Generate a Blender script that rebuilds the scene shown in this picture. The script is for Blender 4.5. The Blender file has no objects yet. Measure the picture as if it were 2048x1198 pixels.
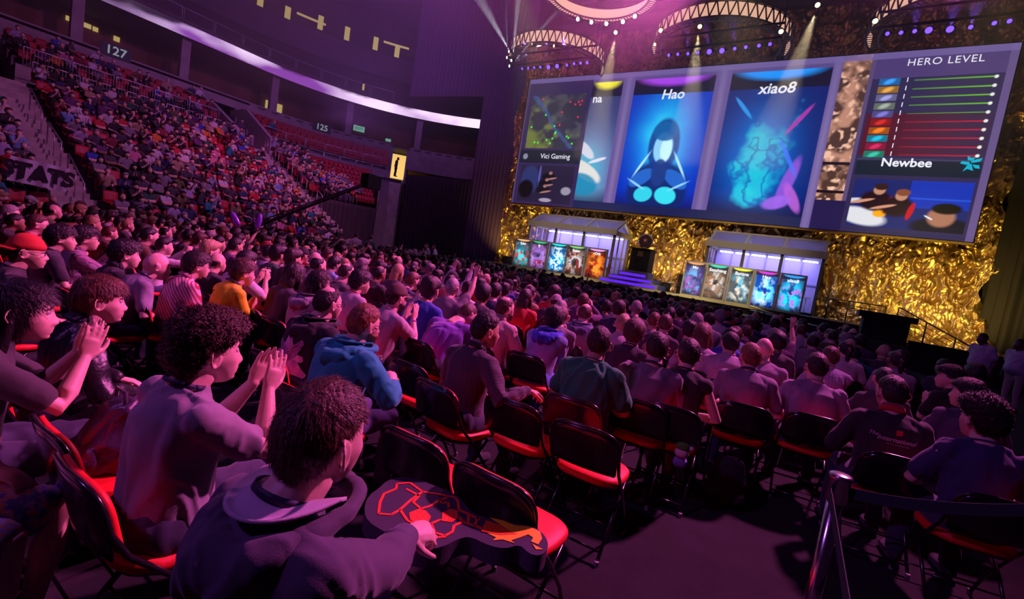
import bpy, bmesh, math, random
import numpy as np
from mathutils import Vector, Matrix, Euler
PI = math.pi
S = bpy.context.scene
COL = S.collection

# ------------------------------------------------------------------ camera
FPX = 936.369
H_CAM = 1.8
M = np.array([[0.83260569, 0.18061225, -0.52359047],
              [0.53127303, 0.00681508, 0.84717325],
              [0.15657818, -0.98353077, -0.09028015]])   # world axes from (right, down, forward)
cd = bpy.data.cameras.new('camera'); cam = bpy.data.objects.new('camera', cd); COL.objects.link(cam)
cd.sensor_width = 36; cd.lens = FPX / 2048 * 36; cd.clip_start = 0.05; cd.clip_end = 200
R3 = Matrix(((M[0][0], -M[0][1], -M[0][2]), (M[1][0], -M[1][1], -M[1][2]), (M[2][0], -M[2][1], -M[2][2])))
cam.matrix_world = Matrix.Translation((0, 0, H_CAM)) @ R3.to_4x4()
S.camera = cam
S.view_settings.view_transform = 'Standard'; S.view_settings.look = 'None'
S.view_settings.gamma = 1.0; S.view_settings.exposure = 0.0; S.view_settings.use_curve_mapping = False
S.cycles.max_bounces = 4; S.cycles.diffuse_bounces = 2; S.cycles.glossy_bounces = 2
S.cycles.transmission_bounces = 3; S.cycles.transparent_max_bounces = 12; S.cycles.volume_bounces = 0
S.cycles.caustics_reflective = False; S.cycles.caustics_refractive = False
S.cycles.use_adaptive_sampling = True; S.cycles.sample_clamp_indirect = 3.0

def at(px, py, x=None, y=None, z=None, depth=None):
    """where the line of sight through a photograph pixel meets a plane of the hall"""
    d = M @ np.array([px - 1024, py - 599, FPX])
    if z is not None: t = (z - H_CAM) / d[2]
    elif y is not None: t = y / d[1]
    elif x is not None: t = x / d[0]
    else: t = depth / FPX
    return Vector((t * d[0], t * d[1], H_CAM + t * d[2]))

# ------------------------------------------------------------------ world and big lights
w = bpy.data.worlds.new('ambient_fill'); S.world = w; w.use_nodes = True
w.node_tree.nodes['Background'].inputs[0].default_value = (0.30, 0.06, 0.42, 1)  # faint purple background added as ambient fill, no source in the hall
w.node_tree.nodes['Background'].inputs[1].default_value = 0.02

def lamp(name, kind, loc, energy, color, target=None, size=1.0, size_y=None, spot=40, blend=0.5, radius=0.1):
    d = bpy.data.lights.new(name, kind); d.energy = energy; d.color = color
    o = bpy.data.objects.new(name, d); COL.objects.link(o); o.location = loc
    if kind == 'AREA':
        d.size = size
        if size_y: d.shape = 'RECTANGLE'; d.size_y = size_y
    elif kind == 'SPOT': d.spot_size = math.radians(spot); d.spot_blend = blend; d.shadow_soft_size = radius
    else: d.shadow_soft_size = radius
    if target is not None:
        o.rotation_euler = (Vector(target) - Vector(loc)).to_track_quat('-Z', 'Y').to_euler()
    return o

MAG = (1.0, 0.14, 0.60)
# magenta wash from the rig over the stage on to the audience
lamp('audience_wash', 'SPOT', (3.5, 14, 12.5), 21000, MAG, (-3.2, 2.6, 1.0), spot=44, blend=1.0, radius=0.4)
lamp('audience_wash', 'SPOT', (-5.0, 17, 13.0), 18000, MAG, (-8.5, 3.5, 1.0), spot=52, blend=1.0, radius=0.4)
lamp('side_wash', 'SPOT', (-7, -6, 11), 1250, (0.55, 0.14, 1.0), (-1.0, 4.5, 0.8), spot=75, blend=1.0, radius=0.5)
lamp('stand_wash', 'SPOT', (-6, 12, 19), 9000, (0.90, 0.20, 0.80), (-29, 11, 4), spot=75, blend=0.9, radius=0.5)
lamp('stand_wash', 'SPOT', (-14, 8, 20), 7500, (1.0, 0.17, 0.65), (-28, 15.5, 4), spot=34, blend=1.0, radius=0.5)
# purple wash on the drapes and in the roof
lamp('drape_wash', 'SPOT', (-18, 14, 20), 1500, (0.62, 0.20, 0.85), (-25, 30, 15), spot=70, blend=1.0, radius=0.4)
lamp('roof_wash', 'SPOT', (-22, 16, 6), 2200, (0.50, 0.12, 0.80), (-26, 26, 23), spot=110, blend=1.0, radius=0.4)
# warm uplights at the foot of the gold cloth
for _x in (-20, -16, -8.9, -7.2, 1.8, 3.2, 4.6, 6.0):
    lamp('cloth_uplight', 'SPOT', (_x, 28.2 if _x < 1 else 26.6, 1.4 if _x < 1 else .5), 420 if _x < 1 else 700, (1.0, 0.70, 0.16), (_x, 30.2, 5.0), spot=110, blend=1.0, radius=0.15)
lamp('stage_wash', 'SPOT', (-13, 17, 14), 4200, (1.0, 0.80, 0.45), (-13, 27.5, 2.5), spot=38, blend=0.9, radius=0.2)
lamp('stage_wash', 'SPOT', (-4, 17, 14), 4200, (1.0, 0.80, 0.45), (-4, 28.5, 2.5), spot=38, blend=0.9, radius=0.2)
lamp('stage_wash', 'SPOT', (3, 17, 14), 3800, (1.0, 0.75, 0.30), (4.3, 29.5, 2.5), spot=34, blend=0.9, radius=0.2)

# ------------------------------------------------------------------ materials
MATS = {}
def mat(name, col=(.5, .5, .5), rough=.6, metal=0., emit=None, es=1., bump=0., bscale=20., vary=0., vscale=6., stretch=(1, 1, 1),
        objcol=False, attr=None, coat=0., alpha=None, trans=0., sheen=0., detail=3.):
    if name in MATS: return MATS[name]
    m = bpy.data.materials.new(name); m.use_nodes = True; MATS[name] = m
    nt = m.node_tree; N = nt.nodes; L = nt.links; b = N['Principled BSDF']
    b.inputs['Roughness'].default_value = rough; b.inputs['Metallic'].default_value = metal
    b.inputs['Coat Weight'].default_value = coat; b.inputs['Coat Roughness'].default_value = .15
    b.inputs['Sheen Weight'].default_value = sheen
    b.inputs['Transmission Weight'].default_value = trans
    if alpha is not None: b.inputs['Alpha'].default_value = alpha
    src = None
    if objcol:
        oi = N.new('ShaderNodeObjectInfo'); src = oi.outputs['Color']
    elif attr:
        a = N.new('ShaderNodeVertexColor'); a.layer_name = attr; src = a.outputs['Color']
    else:
        rg = N.new('ShaderNodeRGB'); rg.outputs[0].default_value = (*col, 1); src = rg.outputs[0]
    tc = N.new('ShaderNodeTexCoord'); mp = N.new('ShaderNodeMapping'); mp.inputs['Scale'].default_value = stretch
    L.new(tc.outputs['Object'], mp.inputs[0])
    if vary > 0:
        nz = N.new('ShaderNodeTexNoise'); nz.inputs['Scale'].default_value = vscale; nz.inputs['Detail'].default_value = detail
        L.new(mp.outputs[0], nz.inputs['Vector'])
        mr = N.new('ShaderNodeMapRange'); mr.inputs['From Min'].default_value = .3; mr.inputs['From Max'].default_value = .7
        mr.inputs['To Min'].default_value = 1 - vary; mr.inputs['To Max'].default_value = 1 + vary
        L.new(nz.outputs[0], mr.inputs[0])
        mx = N.new('ShaderNodeVectorMath'); mx.operation = 'SCALE'
        L.new(src, mx.inputs[0]); L.new(mr.outputs[0], mx.inputs['Scale']); src = mx.outputs[0]
    L.new(src, b.inputs['Base Color'])
    if emit is not None:
        if emit == 'src': L.new(src, b.inputs['Emission Color'])
        else: b.inputs['Emission Color'].default_value = (*emit, 1)
        b.inputs['Emission Strength'].default_value = es
        if emit == 'src':
            L.new(src, b.inputs['Emission Color'])
    if bump > 0:
        n2 = N.new('ShaderNodeTexNoise'); n2.inputs['Scale'].default_value = bscale; n2.inputs['Detail'].default_value = 4
        L.new(mp.outputs[0], n2.inputs['Vector'])
        bp = N.new('ShaderNodeBump'); bp.inputs['Strength'].default_value = bump; bp.inputs['Distance'].default_value = .02
        L.new(n2.outputs[0], bp.inputs['Height']); L.new(bp.outputs[0], b.inputs['Normal'])
    return m

def emis(name, col, es):
    m = mat(name, (0, 0, 0), .8, emit=col, es=es); return m
def emis_attr(name, es=1.):
    if name in MATS: return MATS[name]
    m = bpy.data.materials.new(name); m.use_nodes = True; MATS[name] = m
    N = m.node_tree.nodes; L = m.node_tree.links; b = N['Principled BSDF']
    a = N.new('ShaderNodeVertexColor'); a.layer_name = 'Col'
    b.inputs['Base Color'].default_value = (.01, .01, .01, 1); b.inputs['Roughness'].default_value = .5
    L.new(a.outputs[0], b.inputs['Emission Color']); b.inputs['Emission Strength'].default_value = es
    return m

# ------------------------------------------------------------------ mesh helpers
class MB:
    def __init__(s): s.v = []; s.f = []; s.mi = []
    def add(s, vs, fs, mi=0):
        o = len(s.v); s.v += [tuple(v) for v in vs]; s.f += [tuple(i + o for i in f) for f in fs]; s.mi += [mi] * len(fs)
    def box(s, x0, x1, y0, y1, z0, z1, mi=0):
        s.add([(x0,y0,z0),(x1,y0,z0),(x1,y1,z0),(x0,y1,z0),(x0,y0,z1),(x1,y0,z1),(x1,y1,z1),(x0,y1,z1)],
              [(0,3,2,1),(4,5,6,7),(0,1,5,4),(1,2,6,5),(2,3,7,6),(3,0,4,7)], mi)
    def bar(s, a, b, w, h=None, up=(0, 0, 1), mi=0):
        a = Vector(a); b = Vector(b); h = h or w; t = (b - a).normalized(); up = Vector(up)
        if abs(t.dot(up)) > .98: up = Vector((0, 1, 0))
        u = t.cross(up).normalized() * w / 2; v = u.normalized().cross(t).normalized() * h / 2
        s.add([a-u-v, a+u-v, a+u+v, a-u+v, b-u-v, b+u-v, b+u+v, b-u+v],
              [(0,1,2,3),(7,6,5,4),(0,4,5,1),(1,5,6,2),(2,6,7,3),(3,7,4,0)], mi)
    def tube(s, pts, r, seg=8, mi=0, closed=False):
        pts = [Vector(p) for p in pts]; n = len(pts); rr = r if isinstance(r, (list, tuple)) else [r] * n
        u = None; vs = []; fs = []
        for i, p in enumerate(pts):
            if closed: t = pts[(i + 1) % n] - pts[i - 1]
            else: t = pts[min(i + 1, n - 1)] - pts[max(i - 1, 0)]
            t.normalize()
            if u is None:
                u = t.orthogonal().normalized()
            u = (u - t * u.dot(t)).normalized(); v = t.cross(u)
            for k in range(seg):
                a = 2 * PI * k / seg; vs.append(p + (u * math.cos(a) + v * math.sin(a)) * rr[i])
        m = n if closed else n - 1
        for i in range(m):
            for k in range(seg):
                a = i * seg + k; b = i * seg + (k + 1) % seg; j = ((i + 1) % n) * seg
                fs.append((a, b, j + (k + 1) % seg, j + k))
        if not closed:
            fs.append(tuple(range(seg - 1, -1, -1))); fs.append(tuple((n - 1) * seg + k for k in range(seg)))
        s.add(vs, fs, mi)
    def loft(s, rings, mi=0, caps=True):
        n = len(rings[0]); vs = [p for r in rings for p in r]; fs = []
        for i in range(len(rings) - 1):
            for k in range(n):
                fs.append((i*n+k, i*n+(k+1) % n, (i+1)*n+(k+1) % n, (i+1)*n+k))
        if caps: fs.append(tuple(range(n - 1, -1, -1))); fs.append(tuple((len(rings)-1)*n + k for k in range(n)))
        s.add(vs, fs, mi)
    def lathe(s, prof, c=(0, 0, 0), seg=24, mi=0, axis=None):
        q = Vector((0, 0, 1)).rotation_difference(Vector(axis)) if axis is not None else None
        rings = []
        for r, z in prof:
            ring = [Vector((r * math.cos(2*PI*k/seg), r * math.sin(2*PI*k/seg), z)) for k in range(seg)]
            if q: ring = [q @ p for p in ring]
            rings.append([p + Vector(c) for p in ring])
        s.loft(rings, mi)
    def prism(s, poly, d, mi=0):
        """closed outline of 3-d points pushed along the vector d"""
        n = len(poly); d = Vector(d); vs = [Vector(p) for p in poly] + [Vector(p) + d for p in poly]
        s.add(vs, [tuple(range(n - 1, -1, -1)), tuple(range(n, 2*n))] + [(i, (i+1) % n, n + (i+1) % n, n + i) for i in range(n)], mi)
    def grid(s, P, mi=0):
        nv = len(P); nu = len(P[0]); fs = []
        for j in range(nv - 1):
            for i in range(nu - 1):
                fs.append((j*nu+i, j*nu+i+1, (j+1)*nu+i+1, (j+1)*nu+i))
        s.add([p for r in P for p in r], fs, mi)
    def build(s, name, mats, parent=None, smooth=False, loc=None):
        me = bpy.data.meshes.new(name); me.from_pydata([tuple(v) for v in s.v], [], s.f)
        for m in (mats if isinstance(mats, (list, tuple)) else [mats]): me.materials.append(m)
        if any(s.mi): me.polygons.foreach_set('material_index', s.mi)
        if smooth: me.polygons.foreach_set('use_smooth', [True] * len(me.polygons))
        me.update()
        return link(name, me, parent, loc)
def link(name, me, parent=None, loc=None):
    o = bpy.data.objects.new(name, me); COL.objects.link(o)
    if parent: o.parent = parent
    if loc is not None: o.location = loc
    return o
def tag(o, label=None, cat=None, group=None, kind=None):
    if label: o['label'] = label
    if cat: o['category'] = cat
    if group: o['group'] = group
    if kind: o['kind'] = kind
    return o
def empty(name, loc=(0, 0, 0), rz=0., label=None, cat=None, group=None):
    o = bpy.data.objects.new(name, None); COL.objects.link(o); o.location = loc; o.rotation_euler = (0, 0, rz)
    o.empty_display_size = .1
    return tag(o, label, cat, group)
def struct(name, mb, m, smooth=False):
    return tag(mb.build(name, m, smooth=smooth), kind='structure')
def bake(o):
    me = bpy.data.meshes.new_from_object(o.evaluated_get(bpy.context.evaluated_depsgraph_get())); old = o.data; o.modifiers.clear(); o.data = me; bpy.data.meshes.remove(old); return o
def copy_tree(o, parent=None):
    c = o.copy(); COL.objects.link(c)
    if parent is not None: c.parent = parent
    for ch in list(o.children): copy_tree(ch, c)
    return c
def text(name, s, loc, size, m, parent=None, rot=(PI/2, 0, 0), align='CENTER', ext=.002, shear=0, bold=0.0, sx=1.0, sp=1.0):
    cu = bpy.data.curves.new('t', 'FONT'); cu.body = s; cu.size = size; cu.extrude = ext; cu.align_x = align; cu.align_y = 'CENTER'
    cu.shear = shear; cu.offset = bold; cu.space_character = sp; cu.resolution_u = 3
    t = bpy.data.objects.new('t', cu); COL.objects.link(t)
    me = bpy.data.meshes.new_from_object(t.evaluated_get(bpy.context.evaluated_depsgraph_get()))
    bpy.data.objects.remove(t); me.materials.clear(); me.materials.append(m); me.name = name
    o = link(name, me, parent); o.location = loc; o.rotation_euler = rot; o.scale = (sx, 1, 1)
    return o

def _hash(i, j, k, seed):
    n = (i * 374761393 + j * 668265263 + k * 2147483647 + seed * 974634777) & 0xffffffff
    n = ((n ^ (n >> 13)) * 1274126177) & 0xffffffff
    return ((n ^ (n >> 16)) & 0xffff) / 65535.0
def vnoise(P, seed=0):
    P = np.asarray(P, float); F = np.floor(P).astype(np.int64); f = P - F; f = f * f * (3 - 2 * f); r = 0
    for dx in (0, 1):
        for dy in (0, 1):
            for dz in (0, 1):
                wgt = (f[:, 0] if dx else 1 - f[:, 0]) * (f[:, 1] if dy else 1 - f[:, 1]) * (f[:, 2] if dz else 1 - f[:, 2])
                r = r + wgt * _hash(F[:, 0] + dx, F[:, 1] + dy, F[:, 2] + dz, seed)
    return r * 2 - 1
def fbm(P, oct=3, seed=0):
    r = 0; a = 1.
    for i in range(oct):
        r = r + a * vnoise(np.asarray(P) * 2 ** i + 17.3 * i, seed + i); a *= .5
    return r
def getco(me):
    a = np.empty(len(me.vertices) * 3, np.float32); me.vertices.foreach_get('co', a); return a.reshape(-1, 3)
def setco(me, a): me.vertices.foreach_set('co', np.asarray(a, np.float32).ravel()); me.update()
def grid_mesh(name, P, nu, nv, m, col=None, smooth=True):
    """regular grid mesh from an (nv*nu,3) array"""
    idx = np.arange(nu * nv).reshape(nv, nu)
    q = np.stack([idx[:-1, :-1], idx[:-1, 1:], idx[1:, 1:], idx[1:, :-1]], -1).reshape(-1, 4)
    me = bpy.data.meshes.new(name); me.vertices.add(nu * nv); me.vertices.foreach_set('co', np.asarray(P, np.float32).ravel())
    me.loops.add(len(q) * 4); me.loops.foreach_set('vertex_index', q.ravel().astype(np.int32))
    me.polygons.add(len(q)); me.polygons.foreach_set('loop_start', np.arange(len(q), dtype=np.int32) * 4)
    me.polygons.foreach_set('use_smooth', np.full(len(q), smooth)); me.update(calc_edges=True); me.validate()
    if col is not None:
        at_ = me.color_attributes.new('Col', 'FLOAT_COLOR', 'POINT')
        c = np.ones((nu * nv, 4), np.float32); c[:, :3] = col; at_.data.foreach_set('color', c.ravel())
    me.materials.append(m); return me
# ================================================================== THE HALL
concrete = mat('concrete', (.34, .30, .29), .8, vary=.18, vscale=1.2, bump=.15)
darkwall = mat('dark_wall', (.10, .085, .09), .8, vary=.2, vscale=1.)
blackcloth = mat('black_drape', (.055, .045, .05), .9, vary=.2, vscale=2., stretch=(6, 6, .4))
steel = mat('rail_steel', (.55, .53, .56), .35, metal=.7)
blackm = mat('black_matte', (.015, .014, .016), .7)
lit_y = emis('lit_room', (.80, .58, .20), .62)
lit_d = mat('dim_room', (.20, .10, .05), .8, vary=.4, vscale=.5)

mb = MB(); mb.box(-60, 30, -14, 50, -.3, 0)
struct('floor', mb, mat('black_carpet', (.011, .009, .013), .95, vary=.45, vscale=3.5, bump=.4, bscale=180, detail=6))
mb = MB(); mb.box(-62, 30, -14, 52, 25.5, 26)
struct('ceiling', mb, mat('roof_paint', (.09, .07, .10), .9))

# bowl of the stand: station s along the bowl, offset d outward, height z
def bowl(s, d, z):
    if s < 20: return Vector((-38 - d, s, z))
    a = (s - 20) / 16.; r = 16 + d
    return Vector((-22 - r * math.cos(a), 20 + r * math.sin(a), z))
def bdir(s):
    a = max(0., (s - 20) / 16.); return Vector((math.cos(a), -math.sin(a), 0))      # unit vector towards the hall
def stations(s0, s1, step=1.0):
    n = max(1, int(math.ceil((s1 - s0) / step))); return [s0 + (s1 - s0) * i / n for i in range(n + 1)]
def sweep(mb, prof, s0, s1, mi=0, step=1.0, closed=True):
    rings = [[bowl(s, d, z) for d, z in prof] for s in stations(s0, s1, step)]
    if closed: mb.loft(rings, mi)
    else:
        mb.grid(rings, mi)
def tread(k): return -17.7 + .85 * k            # front edge of row k
def rowz(k): return .16 + .42 * k
NLOW = 15
MID_D, MID_Z = tread(NLOW), rowz(NLOW) - .1
UP0 = MID_D + 1.7
def upz(k): return MID_Z + 1.0 + .45 * k
AISLES = [(5.1, 6.5), (16.6, 18.2), (31.4, 32.8)]
BLOCKS = [(-9, 5.1, 0), (6.5, 16.6, 0), (18.2, 31.4, 8)]
# stepped concrete under the seats
mb = MB()
for s0, s1, k0 in BLOCKS:
    prof = [(tread(k0), 0)]
    for k in range(k0, NLOW): prof += [(tread(k), rowz(k)), (tread(k + 1), rowz(k))]
    prof += [(MID_D, MID_Z), (UP0, MID_Z)]
    for k in range(4): prof += [(UP0 + .85 * k, upz(k)), (UP0 + .85 * (k + 1), upz(k))]
    prof += [(UP0 + 3.4, 0)]
    sweep(mb, prof, s0, s1)
struct('floor_stand_terraces', mb, mat('terrace_concrete', (.20, .17, .18), .85, vary=.2, vscale=1.))
mb = MB()
for i, (s0, s1) in enumerate(AISLES):
    k0 = (0, 4, 14)[i]; prof = [(tread(k0), 0)]
    for k in range(k0 * 2, NLOW * 2): prof += [(-17.7 + .425 * k, .16 + .21 * k), (-17.7 + .425 * (k + 1), .16 + .21 * k)]
    if i == 0: prof += [(MID_D + 4, MID_Z)]
    elif i == 1: prof += [(MID_D + 4.5, MID_Z)]
    else: prof += [(2.6, upz(1) - .3)]
    prof += [(prof[-1][0], 0)]
    sweep(mb, prof, s0, s1)
struct('floor_aisle_stairs', mb, mat('stair_concrete', (.42, .38, .34), .85, vary=.25, vscale=1.5))
# wall behind the last row, with the suites behind and the fascia above
WALL_D = UP0 + 3.4
WT = upz(3) + 1.55
for nm, s0, s1 in (('wall_concourse_near', -9, 17.0), ('wall_concourse_far', 18.6, 31.4), ('wall_concourse_end', 32.9, 44)):
    mb = MB(); sweep(mb, [(WALL_D, upz(3) - .5), (WALL_D, WT), (WALL_D + .35, WT), (WALL_D + .35, upz(3) - .5)], s0, s1); struct(nm, mb, concrete)
mb = MB(); sweep(mb, [(WALL_D, upz(3) + .75), (WALL_D, WT), (WALL_D + .35, WT), (WALL_D + .35, upz(3) + .75)], 17.0, 18.6); struct('trim_1', mb, concrete)
mb = MB(); sweep(mb, [(4.4, 5), (4.4, 13.6), (4.7, 13.6), (4.7, 5)], -9, 44); struct('wall_suites', mb, lit_d)
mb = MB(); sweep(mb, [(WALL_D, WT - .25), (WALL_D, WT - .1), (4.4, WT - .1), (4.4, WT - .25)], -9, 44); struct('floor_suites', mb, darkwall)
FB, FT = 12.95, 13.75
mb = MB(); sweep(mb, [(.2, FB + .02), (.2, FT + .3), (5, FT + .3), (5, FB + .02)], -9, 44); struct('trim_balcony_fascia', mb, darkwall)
for n_, s in enumerate((-2, 3.5, 9.6, 15.2, 21.5, 27.5, 33.5)):
    mb = MB()
    c0 = bowl(s, WALL_D + .5, WT - .2); t_ = Vector((-bdir(s).y, bdir(s).x, 0)); c1 = Vector((c0.x, c0.y, FB + .1))
    mb.bar(c0, c1, .55, .4, up=bdir(s)); struct('pillar_%d' % (n_ + 1), mb, concrete)
# lit suite windows
def wall_panel(name, s0, s1, d, z0, z1, m, kind='structure', label=None, cat=None):
    mb = MB(); sweep(mb, [(d, z0), (d, z1), (d + .06, z1), (d + .06, z0)], s0, s1); o = mb.build(name, m)
    return tag(o, label, cat, kind=kind)
n_ = 1
for ax, ay, bx, by in ((132, 32, 182, 62), (186, 54, 196, 68), (228, 72, 239, 88)):
    a_ = at(ax, ay, x=-42.3); b_ = at(bx, by, x=-42.3); zt = (a_.z + at(bx, by - 14, x=-42.3).z) / 2; wall_panel('window_%d' % n_, a_.y, b_.y, 4.3, b_.z + .1, zt, lit_y); n_ += 1
a_ = at(516, 172, depth=44); s_ = 20 + 16 * math.atan2(a_.y - 20, -22 - a_.x); wall_panel('window_%d' % n_, s_ - .6, s_ + .5, 4.2, 10.9, 11.8, lit_y); n_ += 1
# upper tier above the fascia
mb = MB(); prof = [(1.2, FT + .3)]
for k in range(9): prof += [(1.6 + .8 * k, FT + .3 + .5 * k), (1.6 + .8 * (k + 1), FT + .3 + .5 * k)]
prof += [(9.0, FT + 4.8), (9.0, 13)]
sweep(mb, prof, -9, 44); struct('floor_upper_tier', mb, mat('upper_tier', (.09, .07, .09), .9))
mb = MB(); sweep(mb, [(9, 15), (9, 20.8), (9.3, 20.8), (9.3, 15)], -9, 44); struct('wall_upper', mb, mat('upper_wall', (.22, .18, .22), .85, vary=.15, vscale=.6))
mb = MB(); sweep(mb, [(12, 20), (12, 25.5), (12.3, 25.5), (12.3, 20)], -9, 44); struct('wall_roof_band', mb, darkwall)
for px, py, kind in ((521, 2, 0), (576, 22, 1), (642, 40, 0), (695, 62, 0), (752, 82, 1), (795, 97, 0)):
    p = at(px, py, z=21.9); s = p.y if p.y < 20 else 20 + 16 * math.atan2(p.y - 20, -22 - p.x)
    d = (-38 - p.x) if p.y < 20 else math.hypot(p.x + 22, p.y - 20) - 16
    wall_panel('window_%d' % n_, s - .16, s + .16, d, 21.0, 22.3, lit_y); n_ += 1
    if kind: wall_panel('window_%d' % n_, s + .5, s + 2.2, d, 22.0, 22.2, lit_y); n_ += 1
wall_panel('window_%d' % n_, 28.6, 28.75, 3.5, FT + .5, FT + 2.0, lit_y)
# ribbon display
ST = stations(-9, 41, .22); ZZ = np.linspace(FB, FT, 8); P = []; C = []
for z in ZZ:
    for s in ST: P.append(tuple(bowl(s, 0.05, z))); C.append((s * .5, 0, (z - FB) * 1.3))
C = np.array(C); n0 = fbm(C, 4, 5); n1 = fbm(C * .35 + 9, 3, 9)
v = np.clip(.62 + .75 * n1 + .30 * n0, .0, 1)[:, None]
sarr = np.array([s for z in ZZ for s in ST]); zr = np.array([(z - FB) / (FT - FB) for z in ZZ for s in ST])
ramp = np.clip((sarr - 8.5) / 6, .04, 1)[:, None]
edge = np.clip((1.25 - zr - .9 * np.clip((16.5 - sarr) / 7, 0, 1) + .35 * n0) * 3, .05, 1)[:, None]
c = (np.array((.20, .045, .32)) * (1 - v) + np.array((.95, .72, 1.0)) * v) * ramp * edge * 1.15
me = grid_mesh('ribbon_display', np.array(P), len(ST), len(ZZ), emis_attr('ribbon_light', 1.25), c)
rb = link('ribbon_display', me); tag(rb, 'long curved ribbon display glowing white and violet on the balcony front', 'display')
mb = MB(); sweep(mb, [(.06, FB - .04), (.06, FT + .04), (.19, FT + .04), (.19, FB - .04)], -9, 41); mb.build('housing', blackm, rb)

# rails
def rail(s0, s1, d, z, h, label, panels=1.9, fill=True, bars=True):
    n = max(1, round((s1 - s0) / panels)); root = None
    fr = MB()
    for i in range(n):
        a = s0 + (s1 - s0) * i / n + .06; b = s0 + (s1 - s0) * (i + 1) / n - .06
        fr.tube([bowl(a, d, z), bowl(a, d, z + h), bowl((a + b) / 2, d, z + h), bowl(b, d, z + h), bowl(b, d, z)], .032, 6)
        fr.tube([bowl(a, d, z + .1), bowl((a + b) / 2, d, z + .1), bowl(b, d, z + .1)], .02, 5)
    o = fr.build('guard_rail', steel, smooth=True); tag(o, label, 'railing')
    if fill:
        inf = MB()
        for i in range(n):
            a = s0 + (s1 - s0) * i / n + .06; b = s0 + (s1 - s0) * (i + 1) / n - .06
            for j in range(1, 13):
                q = a + (b - a) * j / 13; inf.tube([bowl(q, d, z + .1), bowl(q, d, z + h)], .007, 4)
        inf.build('baluster', mat('thin_bar', (.35, .33, .37), .5, metal=.4), o)
    return o
low_h = .95
rail(6.7, 16.0, MID_D + .02, rowz(NLOW - 1) + .42, low_h, 'steel guard rail in front of the cross aisle, near block')
rail(6.7, 16.0, UP0 + .02, upz(0), .95, 'steel guard rail above the low concrete strip, near block')
rail(18.4, 31.0, MID_D + .02, rowz(NLOW - 1) + .42, low_h, 'steel guard rail along the empty red seats of the far block')
rail(18.9, 30.4, UP0 + .02, upz(0), .95, 'upper steel guard rail below the sign of the far block')
rail(-2, 4.9, UP0 + .02, upz(0), .95, 'steel guard rail left of the concrete portal walls')
rail(13, 31, .9, FT + .3, .95, 'dim guard rail on the balcony above the ribbon display', fill=False)
mb = MB()
for s0, s1 in ((6.5, 16.2), (18.2, 31.4), (-9, 5.1)):
    sweep(mb, [(UP0 - .02, MID_Z), (UP0 - .02, upz(0) + .02), (UP0 + .02, upz(0) + .02), (UP0 + .02, MID_Z)], s0, s1)
struct('trim_2', mb, concrete)
# sloping handrails in the aisles
def hand(s, ks, lab):
    for k0, k1 in ks:
        m_ = MB(); pts = []
        def zz(q): return .16 + .21 * (int((q + 17.7) / .425))
        d0, d1 = tread(k0 + 2) + .3, tread(k1 + 2)
        m_.tube([bowl(s, d0, zz(d0)), bowl(s, d0, zz(d0) + .95), bowl(s, d1, zz(d1) + .95), bowl(s, d1, zz(d1))], .025, 6)
        dm = (d0 + d1) / 2; m_.tube([bowl(s, dm, zz(dm)), bowl(s, dm, zz(dm) + .95)], .02, 6)
        o = m_.build('handrail', steel, smooth=True); tag(o, lab[0], 'handrail'); lab = lab[1:]
hand(6.05, [(0, 2.6), (3.3, 5.8), (6.5, 9)], ['steel handrail of the near aisle, lowest beside the lettered banner', 'steel handrail of the near aisle, second from the bottom', 'steel handrail of the near aisle, top beside the portal wall'])
hand(18.0, [(4, 5.6), (6, 7.6), (8, 9.6), (10, 11.3), (11.7, 12.8)], ['steel handrail of the middle aisle, bottom one', 'steel handrail of the middle aisle, second from bottom', 'steel handrail of the middle aisle, third from bottom', 'steel handrail of the middle aisle, fourth from bottom', 'steel handrail of the middle aisle, topmost by the standing man'])
# portal (vomitory) walls
def portal(name, s0, s1, prof):
    m_ = MB(); sweep(m_, prof, s0, s1); struct(name, m_, mat('portal_concrete', (.42, .36, .40), .75, vary=.15))
portal('wall_portal_near', 4.75, 5.0, [(-9.2, rowz(10)), (-9.2, rowz(10) + .8), (-5.6, rowz(14) + 1.3), (-2.0, rowz(14) + 1.3), (-2.0, 3.5), (-9.2, 3.5)])
portal('wall_portal_left', -1.0, 4.75, [(-6.2, 3.5), (-6.2, 7.2), (-5.9, 7.2), (-5.9, 3.5)])
portal('wall_portal_mid_a', 16.25, 16.5, [(-5.0, 5), (-5.0, MID_Z + .9), (-1.4, MID_Z + 2.7), (.4, MID_Z + 2.7), (.4, 5)])
portal('wall_portal_mid_b', 18.35, 18.6, [(-5.4, 5), (-5.4, MID_Z + .8), (-1.8, MID_Z + 2.9), (.4, MID_Z + 2.9), (.4, 5)])
mb = MB(); sweep(mb, [(-.3, MID_Z), (-.3, MID_Z + 2.3), (-.2, MID_Z + 2.3), (-.2, MID_Z)], 16.5, 18.35); struct('door_dark_passage', mb, blackm)  # black sheet standing in for the dark of the passage
mb = MB(); sweep(mb, [(-6.3, 4.0), (-6.3, 6.3), (-6.22, 6.3), (-6.22, 4.0)], .5, 4.4); struct('door_dark_opening', mb, blackm)  # black sheet painted in for the dark opening, no door leaf
# lit doorway at the far end with a person
dz = upz(1) - .3
mb = MB(); sweep(mb, [(2.5, dz), (2.5, dz + 2.3), (2.6, dz + 2.3), (2.6, dz)], 31.5, 32.7); struct('door_3', mb, emis('lit_door', (1.0, .62, .18), 1.0))
mb = MB()
for s0, s1 in ((31.3, 31.5), (32.7, 32.9)): sweep(mb, [(.3, dz - .6), (.3, dz + 2.5), (2.6, dz + 2.5), (2.6, dz - .6)], s0, s1)
struct('trim_3', mb, concrete)
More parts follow.
